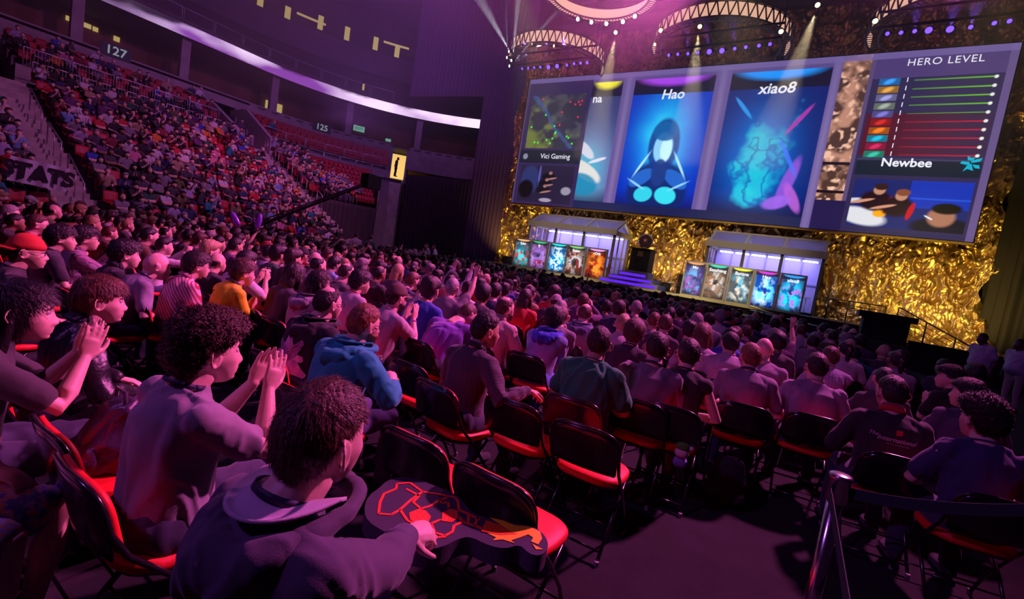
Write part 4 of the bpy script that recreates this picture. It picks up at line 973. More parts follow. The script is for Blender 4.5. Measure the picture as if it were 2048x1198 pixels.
STY = {
 'short': dict(t=.007, top=.006, na=.003, len=.012, lift=.2, mess=.25, w=.0013), 'crop': dict(t=.008, top=.007, na=.002, front=.004, len=.030, lift=.03, mess=.09, w=.0009),
 'mid': dict(t=.014, top=.010, front=.008, back=.006, na=.004, len=.03, lift=.08, mess=.12, line='low', sweep=.5), 'thick': dict(t=.018, top=.012, front=.010, back=.010, na=.005, len=.035, lift=.1, mess=.14, line='low', sweep=.6),
 'curly': dict(t=.020, top=.020, front=.014, back=.008, na=.011, ns=9., len=.024, lift=.35, mess=.5, curl=.7, w=.0015, line='std'), 'afro': dict(t=.032, top=.02, na=.009, ns=12, len=.014, lift=.8, mess=.9, curl=.6),
 'buzz': dict(t=.0035, na=.001, len=.004, lift=.8, mess=.5, w=.001), 'bald': dict(t=.004, bald=1, na=.001, len=.006, w=.001), 'thin': dict(t=.006, thin=1, line='recede', na=.002, len=.014, lift=.3, mess=.3),
 'long': dict(t=.014, top=.006, na=.004, line='long', long=.22, len=.05, lift=.1, mess=.15), 'bob': dict(t=.018, top=.008, na=.004, line='long', long=.09, len=.04, lift=.1, mess=.15), 'pony': dict(t=.009, na=.002, pony=.2, len=.03, lift=.1, mess=.1)}

def cap_mesh(HM, back=False, t=.013):
    mb = MB(); nu, nv = 40, 24; D = head_dirs(nu, nv); B = head_form(D, False); N = D / np.array((.077, .098, .119)); N /= np.linalg.norm(N, axis=1)[:, None]
    z = B[:, 2]; lim = .030 + (.012 if not back else 0) * sm(D[:, 1]); mk = sm((z - lim) / .008 + .5)
    P = B + N * (mk * (t + .006 * sm((z - .06) / .05)) - .012 * (1 - mk))[:, None]
    mb.add([HM @ Vector(p) for p in P], uvsphere_faces(nu, nv)); s = -1 if back else 1
    top = []; n = 14
    for j in range(5):
        row = []
        for i in range(n + 1):
            a = -1.15 + 2.3 * i / n; r0 = (.085 * math.sin(a), .100 * math.cos(a)); e = j / 4 * .068 * max(.1, math.cos(a * 1.2)) ** .6
            row.append((r0[0] * (1 + .05 * j / 4), s * (r0[1] + e), .045 - .010 * (j / 4) - .018 * abs(a) ** 2 * .5))
        top.append(row)
    g = MB(); g.grid([[HM @ Vector(p) for p in r] for r in top]); g.grid([[HM @ (Vector(p) - V3(0, 0, .006)) for p in reversed(r)] for r in top])
    mb.add(g.v, g.f); mb.lathe([(0, 0), (.007, 0), (.005, .005), (0, .006)], HM @ V3(0, -.01, .119 + t + .004), 8)
    return mb
def glasses_mesh(HM):
    mb = MB()
    for s in (-1, 1):
        q = []
        for k in range(16):
            a = 2*PI*k/16; cx = math.copysign(abs(math.cos(a)) ** .6, math.cos(a)); cz = math.copysign(abs(math.sin(a)) ** .6, math.sin(a))
            q.append(HM @ V3(s * .034 + .025 * cx, .1005 - .006 * abs(cx * s + s) * .5, .008 + .017 * cz))
        mb.tube(q, .0022, 6, closed=True)
        mb.tube([HM @ V3(s * .059, .096, .014), HM @ V3(s * .078, .07, .014), HM @ V3(s * .083, -.01, .012), HM @ V3(s * .080, -.03, -.01)], .002, 6)
    mb.tube([HM @ V3(-.010, .103, .012), HM @ V3(0, .107, .014), HM @ V3(.010, .103, .012)], .002, 6); return mb
def beard_mesh(HM, full=True, seed=3, n=1500):
    D = head_dirs(72, 56); B = head_form(D, True); x, y, z = B.T; N = D / np.array((.077, .098, .119)); N /= np.linalg.norm(N, axis=1)[:, None]
    mk = sm((-.040 - z + .35 * np.maximum(0, .045 - y)) / .01) * sm((y + .004) / .01) * (1 - np.exp(-(x / .018) ** 2 - ((z + .066) / .007) ** 2)) if full else sm((-.083 - z) / .008) * sm((y - .05) / .01)
    if full: mk = np.maximum(mk, sm((.012 - np.abs(y - .008)) / .006) * sm((-z + .01) / .01) * sm((np.abs(x) - .05) / .01))
    P = B + N * (mk * .010 - .01 * (1 - mk))[:, None]; mb = MB(); mb.add([HM @ Vector(p) for p in P], uvsphere_faces(72, 56)); return mb

# ---- hands
def hand(mb, wrist, d, nrm, thumb, curl=.25, spread=.0, k=1., hi=True, curls=None):
    """wrist point, finger direction, palm side, thumb direction sign along d x nrm"""
    d = Vector(d).normalized(); nrm = Vector(nrm); nrm = (nrm - d * nrm.dot(d)).normalized(); s = d.cross(nrm) * thumb
    w_ = Vector(wrist)
    limb(mb, [w_ - d * .01, w_ + d * .03 * k, w_ + d * .082 * k], [.027 * k, .037 * k, .038 * k], 12, [.75, .48, .40], side=s)
    for i in range(4):
        o = s * (1.5 - i) * .0205 * k; dd = (d + s * (1.5 - i) * (.05 + spread)).normalized(); p = w_ + d * (.086 - .006 * abs(i - 1.2)) * k + o
        ln = [.92, 1.03, .97, .78][i]; c = curls[i] if curls else curl * (1 + .12 * i); pts = [p - d * .03 * k, p]; a = 0; q = p
        for L, m_ in ((.044, .8), (.027, 1.1), (.021, .8)):
            a += c * m_; q = q + (dd * math.cos(a) + nrm * math.sin(a)) * L * ln * k; pts.append(q)
        limb(mb, pts, [.0105 * k, .0100 * k, .0090 * k, .0085 * k, .0070 * k], 10 if hi else 6)
    b = w_ + d * .022 * k + s * .022 * k; t1 = b + (d * .55 + s * .75 + nrm * .35).normalized() * .042 * k; t2 = t1 + (d * .85 + s * .35 + nrm * (.25 + curl * .5)).normalized() * .034 * k; t3 = t2 + (d * .95 + s * .1 + nrm * (.2 + curl)).normalized() * .024 * k
    limb(mb, [b - d * .005, t1, t2, t3], [.015 * k, .0125 * k, .0105 * k, .008 * k], 10 if hi else 6)
def ik(sh, tgt, pole, l1=.285, l2=.255):
    sh, tgt = Vector(sh), Vector(tgt); v = tgt - sh; L = v.length
    if L > (l1 + l2) * .985: tgt = sh + v.normalized() * (l1 + l2) * .985; v = tgt - sh; L = v.length
    a = (l1*l1 - l2*l2 + L*L) / (2 * L); h = math.sqrt(max(1e-6, l1*l1 - a*a)); t = v.normalized(); p = Vector(pole); p = (p - t * p.dot(t)).normalized()
    return sh + t * a + p * h, tgt

skin_m = mat('skin', rough=.5, objcol=True, vary=.08, vscale=14.)
hair_m = mat('hair', rough=.42, objcol=True, vary=.35, vscale=60., bump=.5, bscale=90., stretch=(1, 1, .4))
cloth_m = mat('cloth', rough=.85, objcol=True, vary=.10, vscale=8., sheen=.2, bump=.12, bscale=300.)
leather_m = mat('glossy_fabric', rough=.35, objcol=True, vary=.1, bump=.3, bscale=30.)
cap_m = mat('cap_cloth', rough=.8, objcol=True)
plastic_m = mat('dark_plastic', (.02, .02, .02), .3)
strap_m = mat('lanyard_strap', (.02, .025, .07), .6, vary=.5, vscale=40.)
SKIN = {'fair': (.80, .52, .42), 'pink': (.82, .50, .42), 'tan': (.62, .38, .26), 'asian': (.70, .46, .33), 'brown': (.32, .17, .11), 'dark': (.13, .07, .05)}
HAIR = {'black': (.012, .010, .011), 'dark': (.030, .019, .016), 'brown': (.10, .045, .03), 'auburn': (.15, .055, .032), 'red': (.26, .095, .045), 'blond': (.50, .35, .18), 'grey': (.30, .28, .28), 'purple': (.10, .04, .14)}

def person_parts(sp, hi=True):
    """sp: pose and clothes. returns meshes in body space (facing +y, origin on the floor under the hips) and the head matrix"""
    g = sp.get; k = g('k', 1.); stand = g('stand', False); hipz = .95 if stand else .545
    lean = math.radians(g('lean', 4)); side = math.radians(g('side', 0)); tw = math.radians(g('twist', 0)); bulk = g('bulk', 1.)
    RT = Matrix.Rotation(side, 3, 'Y') @ Matrix.Rotation(-lean, 3, 'X') @ Matrix.Rotation(tw, 3, 'Z')
    pel = V3(0, 0, hipz)
    hunch = g('hunch', .10)
    def X(p): q = Vector(p); q.y += hunch * max(0, q.z - .15) ** 2 * 2; return pel + RT @ q
    RH = Matrix.Rotation(math.radians(g('yaw', 0)), 3, 'Z') @ Matrix.Rotation(side * .5, 3, 'Y') @ Matrix.Rotation(math.radians(g('pitch', 0)) - lean * .35, 3, 'X') @ Matrix.Rotation(math.radians(g('roll', 0)), 3, 'Y')
    hc = X((0, .030 + .02 * hunch, .548)) + RH @ V3(0, .018, .094)
    HM = Matrix.Translation(hc) @ RH.to_4x4() @ Matrix.Scale(g('hs', 1.10), 4)
    body = MB(); add_head(body, HM, hi, g('jaw', 1.))
    nr = .061 * (1 + (bulk - 1) * .5); limb(body, [X((0, -.005, .44)), X((0, 0, .52)), HM @ V3(0, -.022, -.075), HM @ V3(0, -.02, -.02)], [nr * 1.3, nr * 1.08, nr, nr * .95], 16)
    for s_ in (-1, 1): limb(body, [X((s_ * .02, -.02, .50)), X((s_ * .10, -.012, .425))], [.048, .034], 12)
    stackloft(body, [(0, 0, .12, .09), (.2, 0, .12, .08), (.40, 0, .14, .075), (.485, -.005, .10, .06)], X)
    arms = {}
    sw = .170 * (1 + (bulk - 1) * .5)
    for s, nm in ((-1, 'L'), (1, 'R')):
        sh = X((s * sw, 0, .418)); pose = g('arm' + nm, 'lap'); hd = {}
        if isinstance(pose, dict): hd = pose; wr = Vector(pose['w']); pole = Vector(pose.get('pole', (s * .5, -.3, -1)))
        elif pose == 'lap': wr = V3(s * .13, .29, hipz + .12); pole = V3(s * .8, -.5, -.3); hd = dict(d=(-s * .2, .9, -.25), n=(0, -.2, -1), curl=.35)
        elif pose == 'clap': wr = X((s * .055, .27, .30)); pole = V3(s * .6, -.2, -1); hd = dict(d=(-s * .08, .45, .85), n=(-s, .05, 0), curl=.12)
        elif pose == 'clapup': wr = X((s * .06, .30, .48)); pole = V3(s * .5, .1, -1); hd = dict(d=(-s * .1, .3, .95), n=(-s, 0, .1), curl=.1)
        elif pose == 'up': wr = X((s * .20, .22, .92)); pole = V3(s * .8, .2, -.3); hd = dict(d=(0, .1, 1), n=(0, .8, 0), curl=.2, spread=.08)
        elif pose == 'point': wr = X((s * .10, .34, .86)); pole = V3(s * .8, .2, -.3); hd = dict(d=(-s * .1, .3, 1), n=(0, 1, 0), curl=.9)
        elif pose == 'cross': wr = X((-s * .05, .20, .20 + .04 * s)); pole = V3(s, .2, -.4); hd = dict(d=(-s, .1, .1), n=(0, -1, 0), curl=.3)
        elif pose == 'chin': wr = HM @ V3(s * .035, .12, -.17); pole = V3(s * .4, -.1, -1); hd = dict(d=(-s * .2, .0, 1), n=(0, -1, .2), curl=1.0)
        elif pose == 'phone': wr = X((s * .09, .33, .60)); pole = V3(s * .8, 0, -.6); hd = dict(d=(-s * .3, .3, .9), n=(-s, .2, 0), curl=.5)
        elif pose == 'down': wr = V3(s * .27, .04, hipz - .10); pole = V3(s * .4, -1, 0); hd = dict(d=(0, .15, -1), n=(-s, 0, 0), curl=.45)
        elif pose == 'hip': wr = V3(s * .17, -.04, hipz + .10); pole = V3(s, -.5, .1); hd = dict(d=(-s * .7, -.3, -.5), n=(0, 1, 0), curl=.3)
        el, wr = ik(sh, wr, pole, g('l1', .285), g('l2', .25)); arms[nm] = (sh, el, wr)
        fd = (wr - el).normalized(); b = 1 + (bulk - 1) * .6
        limb(body, [X((s * sw * .7, 0, .44)), sh, sh.lerp(el, .5), el, el.lerp(wr, .3), wr], [.05, .052 * b, .045 * b, .038 * b, .041 * b, .026], 14)
        hand(body, wr, hd.get('d', fd), hd.get('n', (0, 0, -1)), -s * 1. if not hd.get('flip') else s, hd.get('curl', .3), hd.get('spread', 0.), 1.0, hi, hd.get('curls'))
    legs = {}
    for s, nm in ((-1, 'L'), (1, 'R')):
        hp = V3(s * .10, 0, hipz - .02)
        if stand: kn, an = V3(s * .115, .03, .50), V3(s * .13, 0, .09)
        else:
            sp_ = g('knees', .14); kn = V3(s * sp_, .44 + g('kfw', 0), .52); an = V3(s * (sp_ + .02), .44 + g('foot', -.02), .09)
        legs[nm] = (hp, kn, an)
        lr = (.075, .055, .05, .035) if g('shorts') else (.05, .04, .035, .03)
        limb(body, [hp, hp.lerp(kn, .5), kn, kn.lerp(an, .35), an], [lr[0], lr[0] * .93, lr[1], lr[2] * 1.1, lr[3]], 12)
        limb(body, [an + V3(0, -.03, -.045), an + V3(0, .15, -.06)], [.03, .028], 8)
    out = {}
    vx = (g('vx', .0060) if hi < 2 else .0052) if hi else .013
    out['body'] = remesh(body, vx, 2 if hi else 1, fac=.5)
    # shirt
    st = MB(); B = bulk; ln = g('sleeve', 'short'); bl = g('belly', 0.)
    stackloft(st, [(-.06, 0, .165 * B, .125 * B), (.04, .01 + bl * .3, .170 * B, .132 * B + bl), (.14, .005 + bl * .35, .162 * B, .125 * B + bl), (.27, 0, .176 * B, .122 * B + bl * .4), (.35, -.008, .184 * B, .118 * B), (.42, -.012, .172 * B, .106 * B), (.465, -.014, .135, .090), (.495, -.010, .100, .078), (.518, -.006, .080, .070)], X)
    for s, nm in ((-1, 'L'), (1, 'R')):
        sh, el, wr = arms[nm]; a = X((s * sw * .55, -.005, .412)); b = 1 + (bulk - 1) * .6
        limb(st, [X((s * .055, -.014, .478)), X((s * sw * .75, -.010, .432)), sh + V3(0, 0, .004)], [.050, .066, .070 * b], 14)
        if ln == 'none': limb(st, [a, sh + (sh - el).normalized() * .0], [.075, .062], 14)
        elif ln == 'short': e = sh.lerp(el, .68); limb(st, [a, sh, sh.lerp(el, .35), e], [.072 * b, .068 * b, .064 * b, .064 * b], 14); 
        else: limb(st, [a, sh, sh.lerp(el, .5), el, el.lerp(wr, .4), el.lerp(wr, .93)], [.075 * b, .072 * b, .064 * b, .056 * b, .053 * b, .040], 14)
    out['shirt'] = folds(remesh(st, (g('vx', .006) * 1.5 if hi < 2 else .0095) if hi else .016, 3 if hi else 1), g('fold', .006) if hi else .005, 8. if hi else 7., g('seed', 1))
    # collar
    co = MB(); cz = g('collar', 'round')
    rings = []
    n = 28
    for q in range(n):
        a = 2*PI*q/n; rings.append(X((.072 * math.cos(a), -.004 + .066 * math.sin(a), .522 - .016 * math.sin(a))))
    if cz == 'round': co.tube(rings, .0065, 8, closed=True)
    else:
        hcol = .030 if cz != 'high' else .05
        lo = [p + RT @ V3(0, 0, -.012) for p in rings]; hi_ = [X((.064 * math.cos(2*PI*q/n), -.010 + .060 * math.sin(2*PI*q/n), .522 - .016 * math.sin(2*PI*q/n) + hcol)) for q in range(n)]
        ou = [X((.086 * math.cos(2*PI*q/n), -.008 + .080 * math.sin(2*PI*q/n), .512 - .016 * math.sin(2*PI*q/n) + .008)) for q in range(n)]
        co.grid([[r[q % n] for r in (lo, hi_, ou)] for q in range(n + 1)])
    out['collar'] = co
    pt = MB(); sh_ = g('shorts')
    limb(pt, [pel + V3(-.07 * B, -.02, 0), pel + V3(.07 * B, -.02, 0)], [.115 * B, .115 * B], 16)
    limb(pt, [pel + V3(0, 0, .0), pel + V3(0, 0, .09)], [.135 * B, .13 * B], 16, [.8, .8], side=(1, 0, 0))
    for nm in 'LR':
        hp, kn, an = legs[nm]; e = kn.lerp(hp, .12) if sh_ else None
        if sh_: limb(pt, [hp, hp.lerp(kn, .5), e], [.098 * B, .092, .088], 14)
        else: limb(pt, [hp, hp.lerp(kn, .5), kn, kn.lerp(an, .4), an + V3(0, 0, .02)], [.096 * B, .086, .070, .062, .058], 14)
    out['trousers'] = folds(remesh(pt, max(.014, g('vx', .006) * 1.9) if hi else .020, 2), .006, 8., 7)
    out['shoes'] = []
    for nm in 'LR':
        so = MB(); out['shoes'].append(so); an = legs[nm][2]; limb(so, [an + V3(0, -.035, -.045), an + V3(0, .06, -.045), an + V3(0, .165, -.052)], [.044, .045, .038], 12, [.95, .95, .85])
    out['HM'] = HM; out['X'] = X; out['arms'] = arms; out['legs'] = legs; out['hipz'] = hipz; out['RT'] = RT
    return out
def hood_mesh(X, big=1., up=None):
    """hood lying open on the upper back: outer roll and inner lining"""
    o = MB(); n = 24; pts = []; rad = []; 
    for i in range(n + 1):
        a = math.radians(-60 + 300 * i / n)       # from front right round the back to front left
        c, s = math.cos(a), math.sin(a); bk = max(0, -s); pts.append(X((.118 * c * (1 + .16 * bk), .035 + .125 * s - .035 * bk * big, .50 - .055 * bk * big + .02 * max(0, s) - (.05 if i in (0, n) else 0))))
        rad.append(.014 + .030 * bk * big + .008)
    pts = pts[::-1]; limb(o, pts, rad, 12)
    limb(o, [X((-.09, -.10, .43)), X((0, -.135, .40)), X((.09, -.10, .43))], [.045, .06 * big, .045], 14)
    li = MB(); G = []
    for j in range(9):
        t = j / 8; row = []
        for i in range(n + 1):
            a = math.radians(170 + 200 * i / n); c, s = math.cos(a), math.sin(a); bk = max(0, -s)
            r0 = (.074 * c, -.006 + .070 * s, .530); r1 = (.122 * c * (1 + .16 * bk), .035 + .128 * s - .035 * bk * big, .545 - .028 * bk * big)
            sag = .016 * math.sin(PI * t) * bk; row.append(X((r0[0] * (1 - t) + r1[0] * t, r0[1] * (1 - t) + r1[1] * t, r0[2] * (1 - t) + r1[2] * t - sag)))
        G.append(row)
    li.grid(G); return o, li
# ================================================================== FOLDING CHAIRS
chair_black = mat('chair_black', (.012, .010, .014), .22, coat=.6)
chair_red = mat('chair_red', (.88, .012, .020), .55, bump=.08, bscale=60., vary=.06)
def make_chair():
    root = empty('folding_chair')
    m_ = MB()
    def sup(hx, hy, z, n=28, cy=.01): return [V3(hx * math.copysign(abs(math.cos(a)) ** .55, math.cos(a)) * (1 - .08 * (math.sin(a) < 0) * abs(math.sin(a))), cy + hy * math.copysign(abs(math.sin(a)) ** .55, math.sin(a)), z + (.012 if math.sin(a) < -.3 else 0)) for a in [2*PI*k/n for k in range(n)]]
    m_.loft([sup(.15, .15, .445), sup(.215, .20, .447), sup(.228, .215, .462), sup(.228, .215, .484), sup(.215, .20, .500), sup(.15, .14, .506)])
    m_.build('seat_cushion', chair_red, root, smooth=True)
    m_ = MB(); m_.loft([sup(.20, .19, .428), sup(.205, .195, .446)]); m_.build('seat_pan', chair_black, root)
    def outline(sc=1., dz=0.):
        pts = []
        for k in range(25):
            a = PI * k / 24; x = .222 * math.copysign(abs(math.cos(a)) ** .5, math.cos(a)) * sc; z = .685 + .155 * math.sin(a) ** .62 * sc + dz if 0 < k < 24 else .685
            pts.append((x, z))
        return pts
    def yb(x, z): return -.215 - (z - .5) * .22 - .030 * (1 - (x / .23) ** 2)
    m_ = MB(); G = []; prof = outline()
    for j in range(9):
        t = j / 8; row = []
        for x, z in prof:
            zz = .575 + (z - .575) * t; row.append((x * (1 if t > .12 else .96), yb(x, zz), zz))
        G.append(row)
    m_.grid(G); o = m_.build('backrest_shell', chair_black, root, smooth=True); s = o.modifiers.new('t', 'SOLIDIFY'); s.thickness = .008; bake(o)
    m_ = MB(); G = []
    for j in range(9):
        t = j / 8; row = []
        for x, z in outline(.985, .004):
            zz = .60 + (z - .60) * t; row.append((x, yb(x, zz) + .012, zz))
        G.append(row)
    m_.grid(G); o = m_.build('backrest_pad', chair_red, root, smooth=True); s = o.modifiers.new('t', 'SOLIDIFY'); s.thickness = .022; s.offset = 1; bake(o)
    m_ = MB(); pts = [(x, yb(x, z), z) for x, z in outline(1.03, .004)]
    fr = [(.228, .235, .012), (.229, .12, .22), (.229, -.06, .44), (.229, -.20, .58)] + pts + [(-.229, -.20, .58), (-.229, -.06, .44), (-.229, .12, .22), (-.228, .235, .012)]
    m_.tube(fr, .0115, 8); m_.tube([(.228, .19, .10), (-.228, .19, .10)], .008, 6); m_.build('main_frame', chair_black, root, smooth=True)
    for s_ in (-1, 1):
        m_ = MB(); m_.tube([(s_ * .205, .12, .43), (s_ * .205, -.06, .24), (s_ * .205, -.25, .012)], .011, 8); m_.build('leg', chair_black, root, smooth=True)
        for yy, zz in ((.235, .0), (-.25, .0)):
            m_ = MB(); xx = .228 if yy > 0 else .205; m_.lathe([(.0, 0), (.015, 0), (.015, .03), (0, .032)], (s_ * xx, yy, zz), 8); m_.build('foot_cap', mat('foot_grey', (.25, .22, .25), .6), root)
    m_ = MB(); m_.tube([(.205, -.21, .07), (-.205, -.21, .07)], .008, 6); m_.tube([(.205, -.10, .19), (-.205, -.10, .19)], .007, 6); m_.build('stretcher', chair_black, root, smooth=True)
    return root
CH0 = make_chair(); CH_USED = [0]
CHAIRS = []
def chair(x, y, rz, label, group=None):
    o = CH0 if not CH_USED[0] else copy_tree(CH0); CH_USED[0] += 1
    o.location = (x, y, 0); o.rotation_euler = (0, 0, math.radians(rz)); tag(o, label, 'chair', group); CHAIRS.append((x, y)); return o

# ================================================================== INDIVIDUAL PEOPLE NEAR THE CAMERA
def paintcol(o, c): o.color = (*c, 1)
HERO = []
def plaid_mat(name, a, b, c, sc=9.):
    if name in MATS: return MATS[name]
    m = mat(name, a, .85, sheen=.2); N = m.node_tree.nodes; L = m.node_tree.links; bs = N['Principled BSDF']
    tc = [n for n in N if n.type == 'TEX_COORD'][0]; cur = None
    for i, (ax, col, s_) in enumerate((('X', b, 1.), ('Z', b, 1.), ('X', c, 2.1), ('Z', c, 2.1))):
        wv = N.new('ShaderNodeTexWave'); wv.wave_type = 'BANDS'; wv.bands_direction = ax; wv.inputs['Scale'].default_value = sc * s_; wv.inputs['Distortion'].default_value = .15
        L.new(tc.outputs['Object'], wv.inputs['Vector']); gt = N.new('ShaderNodeMath'); gt.operation = 'GREATER_THAN'; gt.inputs[1].default_value = .62 if i < 2 else .88; L.new(wv.outputs['Fac'], gt.inputs[0])
        ml = N.new('ShaderNodeMath'); ml.operation = 'MULTIPLY'; ml.inputs[1].default_value = .5 if i < 2 else .8; L.new(gt.outputs[0], ml.inputs[0])
        mx = N.new('ShaderNodeMix'); mx.data_type = 'RGBA'; L.new(ml.outputs[0], mx.inputs['Factor']); mx.inputs[7].default_value = (*col, 1)
        if cur is None: mx.inputs[6].default_value = (*a, 1)
        else: L.new(cur, mx.inputs[6])
        cur = mx.outputs[2]
    L.new(cur, bs.inputs['Base Color']); return m
def stripe_mat(name, a, b, sc=14., ax='DIAGONAL'):
    if name in MATS: return MATS[name]
    m = mat(name, a, .85, sheen=.2); N = m.node_tree.nodes; L = m.node_tree.links; bs = N['Principled BSDF']; tc = [n for n in N if n.type == 'TEX_COORD'][0]
    wv = N.new('ShaderNodeTexWave'); wv.bands_direction = ax; wv.inputs['Scale'].default_value = sc; wv.inputs['Distortion'].default_value = .3; L.new(tc.outputs['Object'], wv.inputs['Vector'])
    r = N.new('ShaderNodeValToRGB'); r.color_ramp.elements[0].position = .42; r.color_ramp.elements[0].color = (*a, 1); r.color_ramp.elements[1].position = .55; r.color_ramp.elements[1].color = (*b, 1)
    L.new(wv.outputs['Fac'], r.inputs[0]); L.new(r.outputs[0], bs.inputs['Base Color']); return m
def spot_mat(name, base, cols, sc=14., th=.5):
    if name in MATS: return MATS[name]
    m = mat(name, base, .85, sheen=.2); N = m.node_tree.nodes; L = m.node_tree.links; bs = N['Principled BSDF']; tc = [n for n in N if n.type == 'TEX_COORD'][0]
    nz = N.new('ShaderNodeTexNoise'); nz.inputs['Scale'].default_value = sc; nz.inputs['Detail'].default_value = 3; L.new(tc.outputs['Object'], nz.inputs['Vector'])
    r = N.new('ShaderNodeValToRGB'); r.color_ramp.interpolation = 'CONSTANT'; es = r.color_ramp.elements; es[0].position = 0; es[0].color = (*base, 1); es[1].position = th; es[1].color = (*cols[0], 1)
    for i, c in enumerate(cols[1:]): e = es.new(th + .06 * (i + 1)); e.color = (*c, 1)
    L.new(nz.outputs['Fac'], r.inputs[0]); L.new(r.outputs[0], bs.inputs['Base Color']); return m

def chair_label(l):
    ws = l.replace(',', '').replace('person', 'one').split()[:11]
    while ws[-1] in 'a an the in on of with and at left right to behind beside'.split() or len(ws) > 11: ws.pop()
    return 'folding chair under the ' + ' '.join(ws)
def hero(px, py, label, rz=0, hair='short', hc='dark', skin='fair', shirt=(.3, .3, .3), pants=(.04, .045, .09), seed=1, strands=2500, extras=(), shirt_m=None, chairlab=None, z=None, xy=None, fine=False, group=None, capc=(.03, .03, .04), name='person', nochair=False, k=1.03, dep=None, **sp):
    sp['seed'] = seed; dd_ = M[:, 2] @ np.array((*at(px, py, z=1.25).xy, 1.25 - H_CAM)) if px and dep is None else 20.; sp['vx'] = min(.014, max(.0065, dd_ * .0020)); far = dd_ > 6; strands = 0 if dd_ > 5.5 else strands
    P = person_parts(sp, 2 if fine else 1); HM = P['HM']; hl = HM.translation.copy(); a = math.radians(rz); Rz = Matrix.Rotation(a, 3, 'Z'); o3 = Rz @ hl * k
    if xy is None: w_ = at(px, py, z=hl.z * k) if dep is None else at(px, py, depth=dep); loc = V3(w_.x - o3.x, w_.y - o3.y, 0)
    else: loc = V3(xy[0], xy[1], xy[2] if len(xy) > 2 else 0)
    me = P['body']; me.materials.clear(); me.materials.append(skin_m)
    b = link(name, me); b.location = loc; b.rotation_euler = (0, 0, a); b.scale = (k, k, k); tag(b, label, 'person', group); paintcol(b, SKIN[skin]); b['kind'] = 'thing'
    def ch(nm, data, m, col=None, smooth=True):
        if isinstance(data, MB): o = data.build(nm, m, b, smooth=smooth)
        else: data.materials.clear(); data.materials.append(m); o = link(nm, data, b)
        if col is not None: paintcol(o, col)
        return o
    sm_ = shirt_m or cloth_m; scol = shirt
    ch('shirt', P['shirt'], sm_, scol); cc = sp.get('collarc', scol); co = ch('shirt_collar', P['collar'], cloth_m, cc)
    if sp.get('collar', 'round') != 'round': co.modifiers.new('t', 'SOLIDIFY').thickness = .006
    ch('trousers', P['trousers'], sp.get('pants_m', cloth_m), pants); [ch('shoe', q, cloth_m, (.03, .03, .035)) for q in P['shoes']]
    if hair: ch('hair', hair_mesh(STY[hair], HM, seed, dd_ < 5.5, strands), hair_m, HAIR[hc])
    # eyes, brows, lips
    for s in (() if far else (-1, 1)):
        m_ = MB(); m_.lathe([(.0, -.011), (.006, -.009), (.010, -.005), (.0113, 0), (.010, .005), (.006, .0095)], HM @ V3(s * .031, .0795, .0115), 12, axis=HM.to_3x3() @ V3(0, 1, 0)); ch('eyeball', m_, mat('eye_white', (.7, .66, .66), .2))
        m_ = MB(); m_.lathe([(.0058, .0090), (.0045, .0108), (0, .0116)], HM @ V3(s * .031, .0795, .0115), 12, axis=HM.to_3x3() @ V3(0, 1, 0)); ch('iris', m_, mat('iris_dark', (.03, .015, .01), .15))
        m_ = MB(); limb(m_, [HM @ V3(s * .016, .0945, .030), HM @ V3(s * .032, .0945, .036), HM @ V3(s * .050, .083, .032)], [.003, .0036, .002], 8); ch('eyebrow', m_, hair_m, HAIR[hc])
    if hair is None: pass
    if 'glasses' in extras: ch('glasses', glasses_mesh(HM), plastic_m)
    if 'beard' in extras: ch('beard', beard_mesh(HM, True), hair_m, HAIR[hc])
    if 'goatee' in extras: ch('beard', beard_mesh(HM, False), hair_m, HAIR[hc])
    if 'cap' in extras or 'backcap' in extras: ch('cap', cap_mesh(HM, 'backcap' in extras, .016 + (.004 if hair in ('thick', 'long') else 0)), cap_m, capc)
    X = P['X']
    if 'lanyard' in extras:
        m_ = MB(); r = []
        for q in range(25):
            t = 2*PI*q/24; r.append(X((.082 * math.cos(t), -.010 + .080 * math.sin(t), .528 - .022 * math.sin(t))))
        rows = [[p + P['RT'] @ V3(0, 0, -.009) for p in r], [p + P['RT'] @ V3(0, 0, .009) - (p - X((0, -.01, .53))) * .08 for p in r]]
        m_.grid([list(x) for x in zip(*rows)]); o = ch('lanyard', m_, strap_m); o.modifiers.new('t', 'SOLIDIFY').thickness = .002
    if 'hood' in extras:
        o_, li = hood_mesh(X, sp.get('hoodk', 1.)); mm = remesh(o_, .007, 4); folds(mm, .005, 10., 4); hd = ch('hood', mm, cloth_m, sp.get('hoodc', scol))
        l_ = ch('hood_lining', li, cloth_m, sp.get('liningc', tuple(c * .7 for c in scol))); l_.modifiers.new('t', 'SOLIDIFY').thickness = .008; l_.parent = hd
    if 'wrist' in extras:
        wr, el = P['arms']['R'][2], P['arms']['R'][1]; d = (wr - el).normalized(); m_ = MB(); c = wr - d * .03; q = Vector((0, 0, 1)).rotation_difference(d)
        m_.tube([c + q @ V3(.031 * math.cos(t), .031 * math.sin(t), 0) for t in [2*PI*k/16 for k in range(16)]], .006, 6, closed=True); ch('wristband', m_, mat('band', (.45, .15, .75), .5))
    if 'backpack' in extras: pass
    HERO.append((loc.x, loc.y)); b['_P'] = 0; del b['_P']
    if not nochair:
        off = Rz @ V3(0, .02, 0); chair(loc.x + off.x, loc.y + off.y, rz, chairlab or chair_label(label), 'occupied folding chairs')
    return b, P
grey = (.30, .27, .32)
J = (.035, .04, .10)
